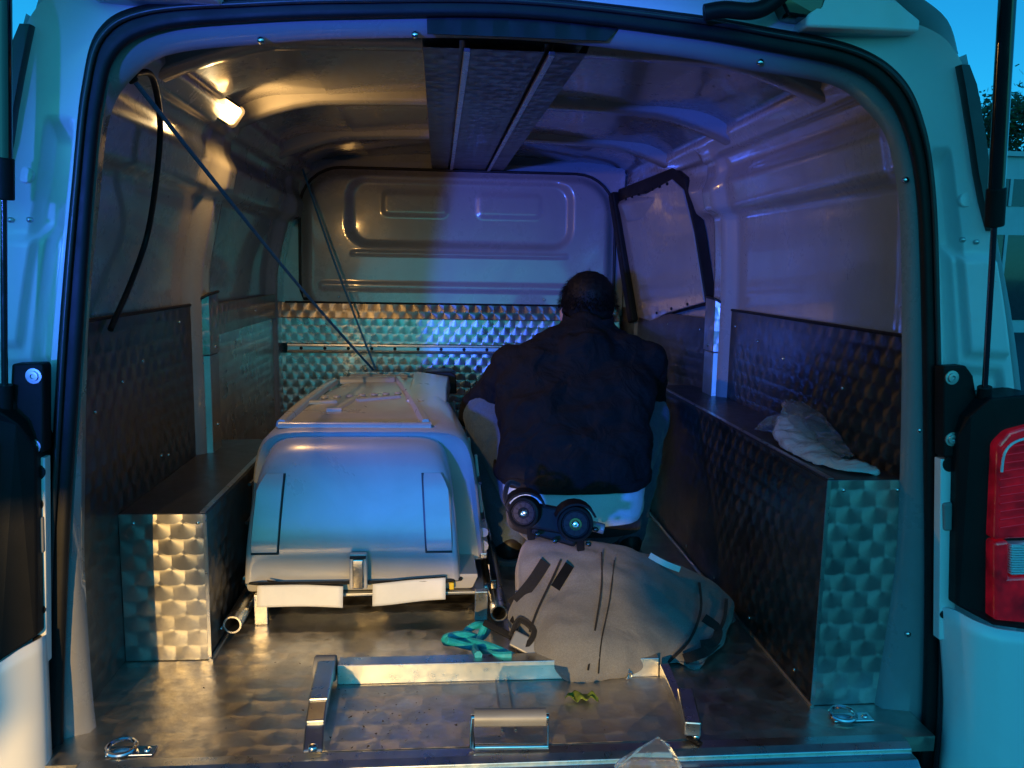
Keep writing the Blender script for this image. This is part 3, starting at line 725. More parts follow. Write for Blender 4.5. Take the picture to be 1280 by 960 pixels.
# painted lower corners under the lamps
for cols in ([((1172, 1180, 1172, 1170), -.050), ((1192, 1192, 1176, 1174), -.078), ((1214, 1212, 1206, 1200), -.105), ((1240, 1240, 1236, 1228), -.122), ((1262, 1264, 1262, 1258), -.128), ((1330, 1330, 1330, 1330), -.126)],
             [((58, 62, 66, 70), -.050), ((50, 56, 60, 64), -.078), ((24, 34, 40, 44), -.105), ((0, 6, 12, 18), -.122), ((-20, -16, -12, -6), -.128), ((-80, -80, -80, -80), -.126)]):
    tops = (758, 762, 774, 784, 788, 796) if cols[0][0][0] > 600 else (792, 798, 812, 828, 834, 856)
    rows = (0, .33, .66, 1.0); pts = []
    for c_, (xs_, yy) in enumerate(cols):
        pts.append(spline([P(xs_[q], tops[c_]+(1120-tops[c_])*rows[q], Y=yy) for q in range(4)], 4))
    gridp = [spline([pts[c_][q] for c_ in range(len(cols))], 4) for q in range(len(pts[0]))]
    mb = MB(); mb.grid(lambda u, v_: gridp[int(round(v_*(len(gridp)-1)))][int(round(u*(len(gridp[0])-1)))], len(gridp[0])-1, len(gridp)-1)
    rc = mb.build('rear_corner', 'paint_outer', van, smooth=True, ang=180); q = rc.modifiers.new('thick', 'SOLIDIFY'); q.thickness = .004; q.offset = 0
# mounting strips with holes beside the lamps
for pts, holes in (([(30,572),(56,572),(58,830),(44,830),(42,760)], ((45,590,11),(45,630,9),(50,762,7),(48,800,7))), ([(1176,574),(1198,574),(1194,760),(1180,800),(1174,800)], ((1188,580,11),(1186,640,8),(1180,768,6)))):
    ms = prism([P(x, y, Y=-.060) for x, y in pts], .02, 'mounting_strip', 'paint_outer', van, .002)
    for x, y, r in holes:
        mb = MB(); mb.lathe(P(x, y, Y=-.0605), (0,-1,0), [(-.002, r*.00132), (.0008, r*.00132), (.001, r*.0011)], 18); mb.build('hole', 'rubber', ms)
for pts in ([(38,650),(53,646),(54,692),(40,694)], [(1180,630),(1192,628),(1191,664),(1181,664)]):
    prism([P(x, y, Y=-.066) for x, y in pts], .01, 'bump_stop', 'sole', van, .004)

# --- open tailgate above, with hinge cover, conduit and lock
tg = MB(); hz = 1.345
def tgp(u, v_, off):
    w_ = .74-.02*v_
    return Vector((VX-w_+2*w_*u, -.06-1.12*v_+off*.3, hz+.40*v_-.03*math.sin(math.pi*v_)+off))
tg.grid(lambda u, v_: tgp(u, v_, .0), 12, 12); tg.grid(lambda u, v_: tgp(u, v_, .05+.03*math.sin(math.pi*v_)), 12, 12)
tgo = tg.build('tailgate', 'paint_outer', van, smooth=True, ang=50)
for px_ in ((1035, 1142), (150, 255)):
    q0 = Vector((VX+.53*(1 if px_[0] > 600 else -1), -.05, 1.283)); s_ = 1 if px_[0] > 600 else -1
    mb = MB(); mb.loft([[q0+Vector((s_*(t-.02), y, z)) for y, z in ((-.012, -.03), (-.012, h), (.05, h+.012), (.05, -.03))] for t, h in ((-.04, -.012), (-.015, .012), (0, .026), (.11, .018), (.13, .004), (.155, -.012))])
    mb.build('hinge_cover', 'paint_outer', van, smooth=True, ang=50, bevel=.004)
mb = MB(); mb.tube(spline([P(880, 16, Y=-.07), P(905, 12, Y=-.075), P(940, 14, Y=-.08), P(965, 4, Y=-.085), P(990, -20, Y=-.1)], 6), .013, 12); mb.build('cable_conduit', 'rubber', tgo, smooth=True)
prism([P(972, -10, Y=-.065), P(1034, -8, Y=-.065), P(1026, 24, Y=-.06), P(985, 18, Y=-.06)], .04, 'hinge_arm', 'black_gloss', van, .004)

# --- work lamp in the upper left corner (lit)
lc = P(284, 139, X=VX-.665)
ld = (Vector((.05, -1.05, .62))-lc).normalized(); ld = Vector((.42, -.78, -.46)).normalized()
lm = MB(); u_ = ld.cross(Vector((0,0,1))).normalized(); v2 = u_.cross(ld)
ca, sa = math.cos(rad(28)), math.sin(rad(28)); u_, v2 = u_*ca+v2*sa, -u_*sa+v2*ca
def ring(r, d, k=1.0): return [lc+ld*d+u_*x*k+v2*z*k for x, z in rrect(.036*r, .029*r, .013*r, 4)]
lm.loft([ring(.8, -.028), ring(1.0, -.018), ring(1.04, 0), ring(1.04, .004), ring(.86, .004), ring(.84, -.004)])
lamp = lm.build('work_lamp', 'black_gloss', van, smooth=True, ang=40, label='small square work lamp glowing warm white')
lm = MB(); lm.loft([ring(.84, -.003), ring(.80, .0015), ring(.4, .003)]); lm.build('lens', 'lamp_glow', lamp, smooth=True)
lm = MB(); lm.obox(lc+ld*.004-u_*.013-v2*.006, lc+ld*.004+u_*.014+v2*.007, .016, .006, ld); lm.build('bulb', 'lamp_bulb', lamp, bevel=.003)
lm = MB(); lm.tube(spline([lc-ld*.02, lc+Vector((-.012, .0, .03)), P(258, 100, X=VX-.68), P(243, 88, X=VX-.67)], 5), .0035, 8); lm.tube(spline([lc-ld*.02+Vector((0,0,.01)), P(272, 108, X=VX-.67), P(258, 100, X=VX-.68)], 5), .0025, 8); lm.build('bracket', 'steel_plain', lamp, smooth=True)
ll = bpy.data.lights.new('work_lamp_light', 'AREA'); ll.size = .035; ll.energy = 2.3; ll.color = (1.0, .54, .16)
lo_ = bpy.data.objects.new('work_lamp_light', ll); COL.objects.link(lo_); lo_.parent = lamp; lo_.location = lc+ld*.012+Vector((.022, .0, .0))-ORI[lamp]
lo_.rotation_euler = Vector((-.62, -.52, .52)).to_track_quat('Z', 'Y').to_euler()

# --- black hose on the left wall, hooks
mb = MB(); hx = ((168, 92, -.655), (190, 96, -.66), (200, 150, -.695), (197, 210, -.715), (185, 290, -.765), (165, 350, -.782), (138, 412, -.785))
mb.tube(spline([P(x, y, X=VX+q)+Vector((.0, 0, 0)) for x, y, q in hx], 8), .006, 10); mb.build('wall_hose', 'rubber', van, smooth=True)
hk = P(156, 92, X=VX-.65)
mb = MB(); mb.obox(hk+Vector((-.006, 0, .02)), hk+Vector((.012, .01, -.012)), .016, .012, (0,1,0)); mb.build('cord_hook', 'black_plastic', van, bevel=.003)

# ------------------------------------------------------------------ blue cords
ce = P(466, 462, Y=1.66)
tag(MB().tube(spline([hk+Vector((.006, 0, 0)), hk.lerp(ce, .5)+Vector((0,0,-.012)), ce], 12), .0042, 8).build('cord', 'cord_blue', None, smooth=True), 'long blue cord stretched from the left door corner to the grey case', 'cord')
c2 = P(376, 205, Y=1.90)
tag(MB().tube(spline([c2, c2.lerp(ce, .5)+Vector((0,0,-.008)), ce+Vector((.01, .01, 0))], 12), .0040, 8).build('cord', 'cord_blue', None, smooth=True), 'shorter dark blue cord hanging in front of the bulkhead onto the case', 'cord')

# ------------------------------------------------------------------ grey moulded case on a roll-in stretcher
st = empty('stretcher', (VX-.30, 1.1, 0), 'low tubular metal stretcher frame carrying the grey moulded case', 'stretcher')
SX0, SX1 = -.474, .135
for x in (SX0, SX1):
    mb = MB(); secs = []
    y0_ = .365 if x < 0 else .40
    for r_, y in ((.0205, y0_), (.0205, 1.80)): secs.append([Vector((x+r_*math.cos(t), y, .040+r_*math.sin(t))) for t in [2*math.pi*k/18 for k in range(18)]])
    for r_, y in ((.0165, 1.80), (.0165, y0_)): secs.append([Vector((x+r_*math.cos(t), y, .040+r_*math.sin(t))) for t in [2*math.pi*k/18 for k in range(18)]])
    secs.append(secs[0]); mb.loft(secs, False, False); mb.build('side_tube', 'steel_plain', st, smooth=True, ang=40)
for y in (.56, 1.15, 1.72):
    mb = MB(); mb.tube([(SX0+.016, y, .04), (SX1-.016, y, .04)], .012, 12); mb.build('cross_tube', 'steel_plain', st, smooth=True)
for x in (SX0+.045, SX1-.04):
    for y in (.455, 1.68):
        mb = MB(); mb.box((x-.016, y-.008, 0.0), (x+.016, y+.01, .075)); mb.build('leg', 'steel_plain', st, bevel=.002)
mb = MB(); mb.box((SX0+.03, .47, .058), (SX1-.03, 1.78, .066)); mb.build('deck', 'steel_dull', st, bevel=.002)

case = empty('transport_case', (VX-.30, 1.1, .066), 'large grey moulded plastic case with white stickers beside the crouching person', 'case')
CX = -.195
CF = -.214                       # centre of the front cover
def arch(y, w0, w1, z0, z1, p=.30, n=40, cx=CX):
    """boxy arch section, half width w0 at the bottom, w1 at the top"""
    o = []
    for k in range(n+1):
        t = math.pi*k/n
        c, s_ = math.cos(t), math.sin(t)
        x = math.copysign(abs(c)**p, c); z = abs(s_)**p
        w_ = w0+(w1-w0)*z
        o.append(Vector((cx+x*w_, y, z0+(z1-z0)*z)))
    return o
# shell behind, tapering to the foot end
lid = MB()
secs = [arch(.615, .290, .250, .10, .425, .24), arch(.600, .300, .262, .10, .438, .22), arch(.612, .305, .268, .10, .445, .22), arch(.70, .307, .262, .10, .452, .22), arch(.85, .304, .250, .10, .456, .24), arch(1.25, .285, .215, .10, .452, .26), arch(1.60, .262, .180, .10, .440, .28), arch(1.74, .250, .17, .10, .420, .30), arch(1.78, .235, .155, .10, .38, .30)]
lid.loft(secs); lido = lid.build('lid', 'case_plastic', case, smooth=True, ang=50)
# nested front cover, its face leaning back
fc = MB()
def fsec(y, w0, w1, z1, p): return arch(y, w0-.027, w1-.027, .098, z1, p, cx=CF)
secs = [fsec(.476, .245, .240, .140, .34), fsec(.464, .266, .262, .160, .30), fsec(.463, .279, .273, .185, .27), fsec(.474, .284, .273, .245, .25), fsec(.496, .287, .268, .320, .25), fsec(.514, .287, .263, .366, .25), fsec(.532, .287, .259, .395, .25), fsec(.556, .287, .256, .414, .25), fsec(.59, .286, .254, .425, .24), fsec(.66, .284, .252, .430, .22)]
fc.loft(secs); fco = fc.build('front_cover', 'case_plastic', case, smooth=True, ang=75)
# raised pads at both sides of the front face
for sgn in (-1, 1):
    pad = MB()
    def fy(z): 
        pts = ((.10,.462),(.16,.462),(.185,.462),(.245,.473),(.320,.495),(.366,.513),(.395,.531))
        for (a, ya), (b, yb) in zip(pts, pts[1:]):
            if z <= b: return ya+(yb-ya)*(z-a)/(b-a)
        return pts[-1][1]
    zz = [.170+.185*k/10 for k in range(11)]
    secs = []
    for k, z in enumerate(zz):
        xo = CF+sgn*(.236-.075*max(0, z-.2)-.9*max(0, z-.32)**1.2); xi = CF+sgn*(.176-.06*(z-.2))
        e = .0045 if 0 < k < 10 else .0
        y = fy(z)
        secs.append([Vector((xi-sgn*.003, y+.004, z)), Vector((xi, y-e, z)), Vector((xo, y-e, z)), Vector((xo+sgn*.004, y+.006, z))])
    pad.loft(secs, closed=False, cap0=False, cap1=False)
    pad.build('front_pad', 'case_plastic', fco, smooth=True, ang=40)
    gr = MB(); xi_ = lambda z: CF+sgn*(.174-.06*(z-.2)); xo_ = lambda z: CF+sgn*(.236-.05*(z-.2))
    gr.tube([(xi_(z), fy(z)+.0005, z) for z in zz[::-1]]+[(xi_(.172), fy(.172), .172)]+[(xo_(.172), fy(.172), .172)], .0032, 6); gr.build('pad_groove', 'rubber_edge', fco, smooth=True)
# lower tray of the case with ribs
bs = MB()
bs.loft([[Vector((CX+sx*(w_-.02*(1-q)), y, z)) for sx, y, z, w_ in ((-1, .478+.01*(1-q), zq, .282), (1, .478+.01*(1-q), zq, .282), (1, 1.76, zq, .235), (-1, 1.76, zq, .235))] for q, zq in ((0, .067), (.4, .070), (1, .10), (1, .108))])
bso = bs.build('lower_shell', 'case_base', case, bevel=.008, seg=3)
for k in range(5):
    y = .68+.22*k
    for sgn in (-1, 1):
        wq = .309-.055*(y-.7)
        mb = MB(); mb.obox(Vector((CX+sgn*(wq), y, .11)), Vector((CX+sgn*(wq-.028), y, .36)), .018, .008, (sgn, 0, 0)); mb.build('rib', 'case_plastic', lido, bevel=.003)
for zq in (.20, .30):
    for sgn in (1, -1):
        off = .002
        mb = MB(); mb.tube([(CX+sgn*(.3045-.036*((zq-.1)/.33)**2), .612, zq), (CX+sgn*(.3055-.042*((zq-.1)/.33)**2), .70, zq), (CX+sgn*(.286-.06*((zq-.1)/.33)**2), 1.25, zq)], .0045, 8); mb.build('side_groove', 'rubber_edge', lido, smooth=True)
# dark line between the cover and the lower shell
mb = MB(); mb.tube([(CF-.259, .62, .098), (CF-.259, .470, .098), (CF-.225, .4605, .0985), (CF, .4585, .0985), (CF+.225, .4605, .0985), (CF+.259, .470, .098), (CF+.259, .62, .098)], .0042, 8); mb.build('rim_gasket', 'rubber', fco, smooth=True)
# raised frame and field on the top of the lid
def top(y):
    for (a, za), (b, zb) in zip(((.60,.438),(.612,.445),(.70,.452),(.85,.456),(1.25,.452),(1.60,.440),(1.74,.420)), ((.612,.445),(.70,.452),(.85,.456),(1.25,.452),(1.60,.440),(1.74,.420),(1.8,.37))):
        if y <= b: return za+(zb-za)*(y-a)/(b-a)
    return .37
def bar(a, b, w_, h, name='top_ridge'):
    mb = MB(); n = 6; secs = []
    d = (Vector((b[0]-a[0], b[1]-a[1], 0))).normalized(); s_ = Vector((d.y, -d.x, 0))
    for k in range(n+1):
        t = k/n; x = a[0]+(b[0]-a[0])*t; y = a[1]+(b[1]-a[1])*t; z = top(y)
        secs.append([Vector((x, y, z))+s_*q*w_+Vector((0, 0, hh*h)) for q, hh in ((-.5,-.3),(-.42,.5),(-.25,1),(.25,1),(.42,.5),(.5,-.3))])
    mb.loft(secs); return mb.build(name, 'case_plastic', lido, smooth=True, ang=60)
bar((CX-.215, .640), (CX-.185, 1.42), .028, .014); bar((CX+.150, .640), (CX+.03, 1.50), .026, .016)
bar((CX-.17, 1.45), (CX+.02, 1.47), .05, .016); bar((CX-.22, .636), (CX+.165, .632), .03, .010)
bar((CX-.15, 1.60), (CX+.06, 1.61), .04, .012)
# pressed relief on the lid: a bar, an oblique bar, a short foot and a row of studs
bar((CX-.20, .93), (CX-.115, .945), .022, .007, 'relief'); bar((CX-.06, .97), (CX+.06, 1.05), .022, .007, 'relief'); bar((CX-.125, .81), (CX-.085, .812), .024, .008, 'relief'); bar((CX-.10, .83), (CX-.07, 1.04), .030, .005, 'relief')
for k in range(9):
    x = CX-.20+.036*k; y = 1.02+.014*k
    mb = MB(); mb.ell((x, y, top(y)+.002), (.012, .020, .006), n=12, m_=6); mb.build('stud', 'case_plastic', lido, smooth=True)
# black carrying handle recess and grey block at the far right shoulder
mb = MB(); q0 = Vector((CX+.165, 1.63, .435))
mb.loft([[q0+Vector((x, y, z)) for x, z in ((-.06, -.06), (-.055, .012), (-.035, .024), (.06, .024), (.078, .010), (.082, -.06))] for y in (0, .12)]); mb.build('end_handle', 'rubber', case, smooth=True, ang=40, bevel=.004)
mb = MB(); mb.loft([[Vector((CX+x, y, z)) for x, z in ((.085, .40), (.085, top(.95)+.004), (.10, top(.95)+.008), (xo, zt), (xo+.008, .40))] for y, xo, zt in ((.97, .205, .438), (1.30, .205, .444), (1.60, .215, .446))]); mb.build('shoulder_block', 'case_plastic', case, smooth=True, ang=30, bevel=.004)
# latch
lt = MB(); lt.box((CF-.006, .440, .088), (CF+.036, .458, .176)); lat = lt.build('latch', 'case_plastic', case, bevel=.004, seg=2)
mb = MB(); mb.box((CF+.002, .432, .092), (CF+.028, .4405, .165)); mb.build('latch_tongue', 'chrome', lat, bevel=.003)
mb = MB(); mb.box((CF-.004, .433, .166), (CF+.034, .442, .172)); mb.build('latch_hook', 'rubber', lat, bevel=.001)
# white paper stickers curling off the front edge
for (x0, x1, zt0, zt1, dz) in ((-.222, -.022, .099, .093, .050), (.048, .222, .098, .110, .052)):
    sk = MB()
    def sf(u, v_):
        x = CF+x0+(x1-x0)*u; zt = zt0+(zt1-zt0)*u
        return Vector((x, .4545-.012*math.sin(v_*1.4)-.004*math.sin(u*5+x0*20), zt-dz*v_+.0))
    sk.grid(sf, 14, 8); so = sk.build('sticker', 'paper', case, smooth=True)
    q = so.modifiers.new('thick', 'SOLIDIFY'); q.thickness = .0006
    mb = MB(); mb.tube([sf(0, 0)+Vector((0, -.001, .001)), sf(.5, 0)+Vector((0, -.001, .002)), sf(1, 0)+Vector((0, -.001, .001))], .0018, 6); mb.build('sticker_edge', 'rubber', so)
mb = MB(); mb.tube([Vector((CF-.20, .455, .108)), Vector((CF-.17, .456, .102)), Vector((CF-.155, .456, .100))], .002, 6); mb.build('scratch', 'rubber', case)
mb = MB(); mb.box((CF+.231, .462, .074), (CF+.243, .480, .092)); mb.build('tag', 'yellow_plastic', case, bevel=.003)
for (xo, zq, rr_) in ((.300, .128, .016), (.302, .165, .013)):
    mb = MB(); mb.tube([(CX+xo, .62, zq), (CX+xo-.004, .9, zq), (CX+xo-.03, 1.5, zq)], rr_, 10); mb.build('flank_moulding', 'case_base', case, smooth=True, ang=60)
# black slide rail along the right flank
mb = MB(); mb.box((CX+.312, .47, .07), (CX+.330, 1.70, .095)); mb.build('slide_rail', 'black_gloss', case, bevel=.003)
mb = MB(); mb.box((CX+.292, .60, .100), (CX+.312, 1.6, .116)); mb.build('flank_strip', 'steel_plain', case, bevel=.003)

# ------------------------------------------------------------------ loading tray with its handle
tray = empty('loading_tray', (VX, .05, 0), 'shallow steel loading tray at the sill with a folding handle', 'tray')
TX0, TX1 = P(418, 868, Z=.006).x, P(836, 868, Z=.006).x
mb = MB(); mb.box((TX0, -.075, .0005), (TX1, .165, .004)); mb.build('tray_plate', 'pearl_tray', tray)
mb = MB(); mb.add([(TX0,.150,.0045),(TX1,.150,.0045),(TX1,.156,.044),(TX0,.156,.044),(TX0,.192,.044),(TX1,.192,.044),(TX1,.190,.002),(TX0,.190,.002)], [(0,1,2,3),(3,2,5,4),(4,5,6,7),(0,3,4,7),(1,6,5,2),(0,7,6,1)]); mb.build('rear_lip', 'steel_plain', tray, bevel=.002)
mb = MB(); mb.add([(TX1,-.07,.001),(TX1+.015,-.07,.001),(TX1+.015,-.06,.012),(TX1,-.06,.012),(TX1,.15,.001),(TX1+.02,.15,.001),(TX1+.02,.15,.034),(TX1,.15,.034)], [(0,1,2,3),(3,2,6,7),(0,3,7,4),(1,5,6,2),(4,7,6,5),(0,4,5,1)]); mb.build('side_lip', 'steel_plain', tray, bevel=.0015)
a0 = P(408, 832, Z=.045); a1 = P(398, 880, Z=.045); a2 = P(391, 940, Z=.012)
mb = MB(); mb.obox(a0, a1, .036, .022, (0,0,1)); mb.obox(a1, P(394, 905, Z=.038), .034, .014, (0,0,1)); mb.obox(P(394, 903, Z=.036), a2, .034, .006, (0,.3,1)); mb.obox(a0+Vector((0, -.01, -.025)), a1+Vector((0,0,-.025)), .020, .04, (0,0,1)); arm = mb.build('guide_arm', 'steel_plain', tray, bevel=.003)
mb = MB(); mb.lathe(a0+Vector((-.004, .012, -.012)), (1,0,0), [(-.022,.024),(-.020,.026),(.020,.026),(.022,.024)], 22); mb.build('roller', 'sole', arm, smooth=True, ang=40)
screw(arm, P(391, 934, Z=.018), (0,0,1), 2.2)
mb = MB(); q0, q1 = P(856, 868, Z=.03), P(866, 912, Z=.03); mb.obox(q0, q1, .030, .028, (0,0,1)); gs = mb.build('guide_stop', 'steel_plain', tray, bevel=.003)
mb = MB(); q2 = P(869, 921, Z=.006); mb.obox(q1+Vector((0,0,-.022)), q2+Vector((0, -.008, 0)), .030, .005, (0,0,1)); mb.build('stop_foot', 'black_plastic', gs, bevel=.003); screw(gs, q2+Vector((0,0,.004)), (0,0,1), 2.4)
ha, hb = P(590, 934, Z=.012), P(685, 933, Z=.012); hc, hd = P(590, 897, Z=.062), P(685, 896, Z=.062)
mb = MB(); mb.tube([ha.lerp(hb, .04), ha, hc, hd, hb, ha.lerp(hb, .04)], .0060, 10); han = mb.build('handle', 'chrome', tray, smooth=True)
mb = MB(); mb.tube([hc.lerp(hd, .03), hc.lerp(hd, .97)], .0155, 16); mb.build('grip', 'grip_grey', han, smooth=True, ang=50)
for x in (.625, .665):
    q = P(640 if x < .64 else 655, 900, Z=.006); mb = MB(); mb.box((VX-.010+(.0 if x < .64 else .025), -.03, .0045), (VX-.006+(.0 if x < .64 else .025), .145, .0065)); mb.build('tray_seam', 'steel_dull', tray)
# chain hanging over the lip
ch = MB()
c0 = P(786, 838, Y=.145)
for k in range(7):
    c = c0+Vector((.002*math.sin(k*2), -.004*math.sin(k*1.3), -.0075*k)); hor = k % 2
    ch.tube([c+(Vector((.0042*math.cos(t), 0, .0066*math.sin(t))) if hor else Vector((0, .0042*math.cos(t), .0066*math.sin(t)))) for t in [2*math.pi*j/10 for j in range(10)]], .0015, 5, closed=True)
tag(ch.build('chain', 'chrome', None, smooth=True), 'short bright metal chain dangling over the rear lip of the loading tray', 'chain')

# ------------------------------------------------------------------ crouching person, seen from behind
per = empty('person', (.37, .9, 0), 'person in black jacket crouching beside the case with their back turned', 'person')
HC = Vector((.452, 1.115, .722))
bd = MB()
bd.ell(HC+Vector((0, .0, .012)), (.074, .092, .098), (rad(-8), 0, 0)); bd.ell(HC+Vector((0, .03, -.045)), (.058, .068, .072), (rad(-15), 0, 0))
bd.cap(HC+Vector((-.006, -.035, -.06)), .056, Vector((.425, 1.0, .62)), .062)
bd.ell(HC+Vector((0, .098, -.018)), (.013, .018, .018)); bd.ell(HC+Vector((0, .092, -.058)), (.024, .012, .010)); bd.ell(HC+Vector((0, .085, .018)), (.05, .012, .012))
for s_ in (-1, 1): bd.ell(HC+Vector((s_*.076, .005, -.012)), (.010, .018, .031), (rad(-10), 0, 0))
bd.cap((.425, 1.0, .60), .085, (.39, .90, .45), .13); bd.cap((.39, .90, .45), .13, (.36, .76, .22), .13)
SHL, SHR = Vector((.215, .965, .555)), Vector((.595, .965, .555))
ELL, ELR = Vector((.108, 1.075, .400)), Vector((.650, 1.12, .400))
WRL, WRR = Vector((.185, 1.30, .375)), Vector((.575, 1.34, .40))
for sh, el, wr in ((SHL, ELL, WRL), (SHR, ELR, WRR)):
    bd.cap((.41, .97, .57), .08, sh, .062); bd.cap(sh, .055, el, .042); bd.cap(el, .042, wr, .028)
    d = (wr-el).normalized(); sx = Vector((0, 0, 1)).cross(d).normalized(); s_ = 1 if sh.x < .4 else -1
    pm = wr+d*.045
    bd.cap(wr, .026, pm-sx*.018, .016); bd.cap(wr, .026, pm+sx*.018, .016); bd.cap(pm-sx*.02, .015, pm+sx*.02, .015)
    for k, L in enumerate((.066, .076, .070, .054)):
        b = wr+d*.066+sx*(.027-.018*k)*s_*-1
        k1 = b+d*L*.45+Vector((0, 0, -.006)); k2 = k1+d*L*.32+Vector((0, 0, -.018)); k3 = k2+d*L*.12+Vector((0, 0, -.020))
        bd.cap(pm+(b-pm)*.5, .010, b, .0095, 10); bd.cap(b, .0095, k1, .0088, 10); bd.cap(k1, .0088, k2, .008, 10); bd.cap(k2, .008, k3, .007, 10)
    tb = wr+d*.022+sx*s_*-.026*-1; t1 = tb+d*.032+sx*s_*.024; t2 = t1+d*.028+Vector((0, 0, -.012))
    bd.cap(wr+d*.012, .014, tb, .013, 10); bd.cap(tb, .012, t1, .010, 10); bd.cap(t1, .010, t2, .008, 10)
HPL, HPR = Vector((.275, .76, .215)), Vector((.455, .76, .215))
KNL, KNR = Vector((.135, 1.00, .405)), Vector((.640, 1.04, .400))
ANL, ANR = Vector((.195, .86, .085)), Vector((.555, .88, .085))
for hp, kn, an in ((HPL, KNL, ANL), (HPR, KNR, ANR)):
    bd.cap(hp, .085, kn, .055); bd.cap(kn, .052, an, .036); bd.cap(an, .036, an+Vector((0, .14, -.055)), .026)
body = bd.build('body', 'skin', per, smooth=True, ang=180, mods=[remesh(.006, 4)], uv=False)
# hair, a short dark crop round the back of the head
hr = MB(); hr.ell(HC+Vector((0, -.012, .026)), (.085, .098, .096), (rad(-8), 0, 0)); hr.ell(HC+Vector((0, -.045, -.040)), (.072, .058, .068)); hr.ell(HC+Vector((0, -.03, .05)), (.078, .085, .078)); hr.ell(HC+Vector((.0, -.055, .01)), (.074, .05, .07))
hr.build('hair', 'hair', per, smooth=True, ang=180, mods=[remesh(.0045, 2), wrinkle(.005, .012, 2)], uv=False)
for s_ in (-1, 1): MB().ell(HC+Vector((s_*.030, .083, .002)), (.010, .008, .007)).build('eye', 'sole', per, smooth=True)
# short strands over the crop
rs = random.Random(5); hs = MB()
for k in range(4500):
    t = rs.uniform(0, 2*math.pi); ph = math.acos(rs.uniform(-.55, 1))
    n_ = Vector((math.sin(ph)*math.cos(t), math.sin(ph)*math.sin(t), math.cos(ph)))
    if n_.y > .45 and n_.z < .45: continue
    p = HC+Vector((0, -.014, .024))+Vector((n_.x*.086, n_.y*.099, n_.z*.097)) if n_.z > -.15 else HC+Vector((0, -.043, -.030))+Vector((n_.x*.074, n_.y*.062, n_.z*.072))
    fl_ = (Vector((rs.gauss(0, .3), -.35+rs.gauss(0, .25), -.8))+n_*.95).normalized(); sd_ = fl_.cross(n_).normalized()*.0011; L_ = rs.uniform(.012, .024)
    hs.add([p-sd_, p+sd_, p+fl_*L_+n_*.001], [(0, 1, 2)])
tag(hs.build('hair_strands', 'hair', per, uv=False), None, None, None, 'stuff')
# jacket
def osec(cx, cy, z, hw, hd, dz=0, n=28, p=.72):
    o = []
    for k in range(n):
        t = 2*math.pi*k/n; c, s_ = math.cos(t), math.sin(t)
        o.append(Vector((cx+math.copysign(abs(c)**p, c)*hw, cy+math.copysign(abs(s_)**p, s_)*hd, z+dz*math.sin(t))))
    return o
jk = MB()
jk.loft([osec(.362, .775, .292, .212, .158, .02), osec(.362, .775, .310, .217, .162, .02), osec(.368, .80, .36, .216, .160), osec(.376, .845, .43, .222, .155), osec(.385, .89, .49, .232, .150), osec(.395, .935, .545, .232, .140), osec(.405, .965, .585, .210, .125), osec(.418, .99, .62, .165, .11), osec(.430, 1.01, .648, .115, .092), osec(.437, 1.025, .672, .086, .080), osec(.442, 1.035, .688, .080, .080), osec(.445, 1.042, .698, .074, .074)])
jk.cap((.29, .955, .578), .082, (.40, 1.01, .625), .075); jk.cap((.53, .955, .578), .082, (.47, 1.01, .625), .075); jk.cap((.42, .96, .58), .12, (.445, 1.02, .640), .085)
for sh, el, wr, hm in ((SHL, ELL, WRL, HPL), (SHR, ELR, WRR, HPR)):
    jk.cap(sh+Vector((0, 0, -.012)), .078, el, .064); jk.cap(el, .062, wr-(wr-el)*.06, .044); jk.cap((.41, .96, .56), .10, sh, .082)
jk.build('jacket', 'jacket_fabric', per, smooth=True, ang=180, mods=[remesh(.008, 5), wrinkle(.040, .12, 1), wrinkle(.016, .045, 2)], uv=False)
cl = MB(); cl.loft([osec(.443, 1.040, .690, .079, .079, .012), osec(.443, 1.040, .716, .077, .077, .012), osec(.444, 1.042, .720, .074, .074, .012), osec(.444, 1.042, .690, .070, .070, .012)], False, False); cl.build('collar', 'jacket_fabric', per, smooth=True, ang=60, mods=[subsurf(1)], uv=False)
hm = MB(); hm.loft([osec(.362, .775, .286, .214, .160, .02), osec(.362, .775, .286, .222, .168, .02), osec(.362, .777, .312, .224, .170, .02), osec(.362, .777, .314, .214, .160, .02)], False, False); hm.build('hem', 'jacket_fabric', per, smooth=True, ang=60, mods=[subsurf(1), wrinkle(.012, .05, 1)], uv=False)
# light shirt tail showing under the hem
sh_ = MB(); sh_.loft([osec(.364, .778, .305, .188, .132), osec(.364, .773, .27, .200, .150), osec(.366, .768, .22, .202, .158), osec(.370, .768, .185, .190, .156), osec(.372, .768, .165, .165, .148)], False, False)
so = sh_.build('shirt', 'shirt_fabric', per, smooth=True, ang=180, mods=[subsurf(2), wrinkle(.014, .06, 2)], uv=False)
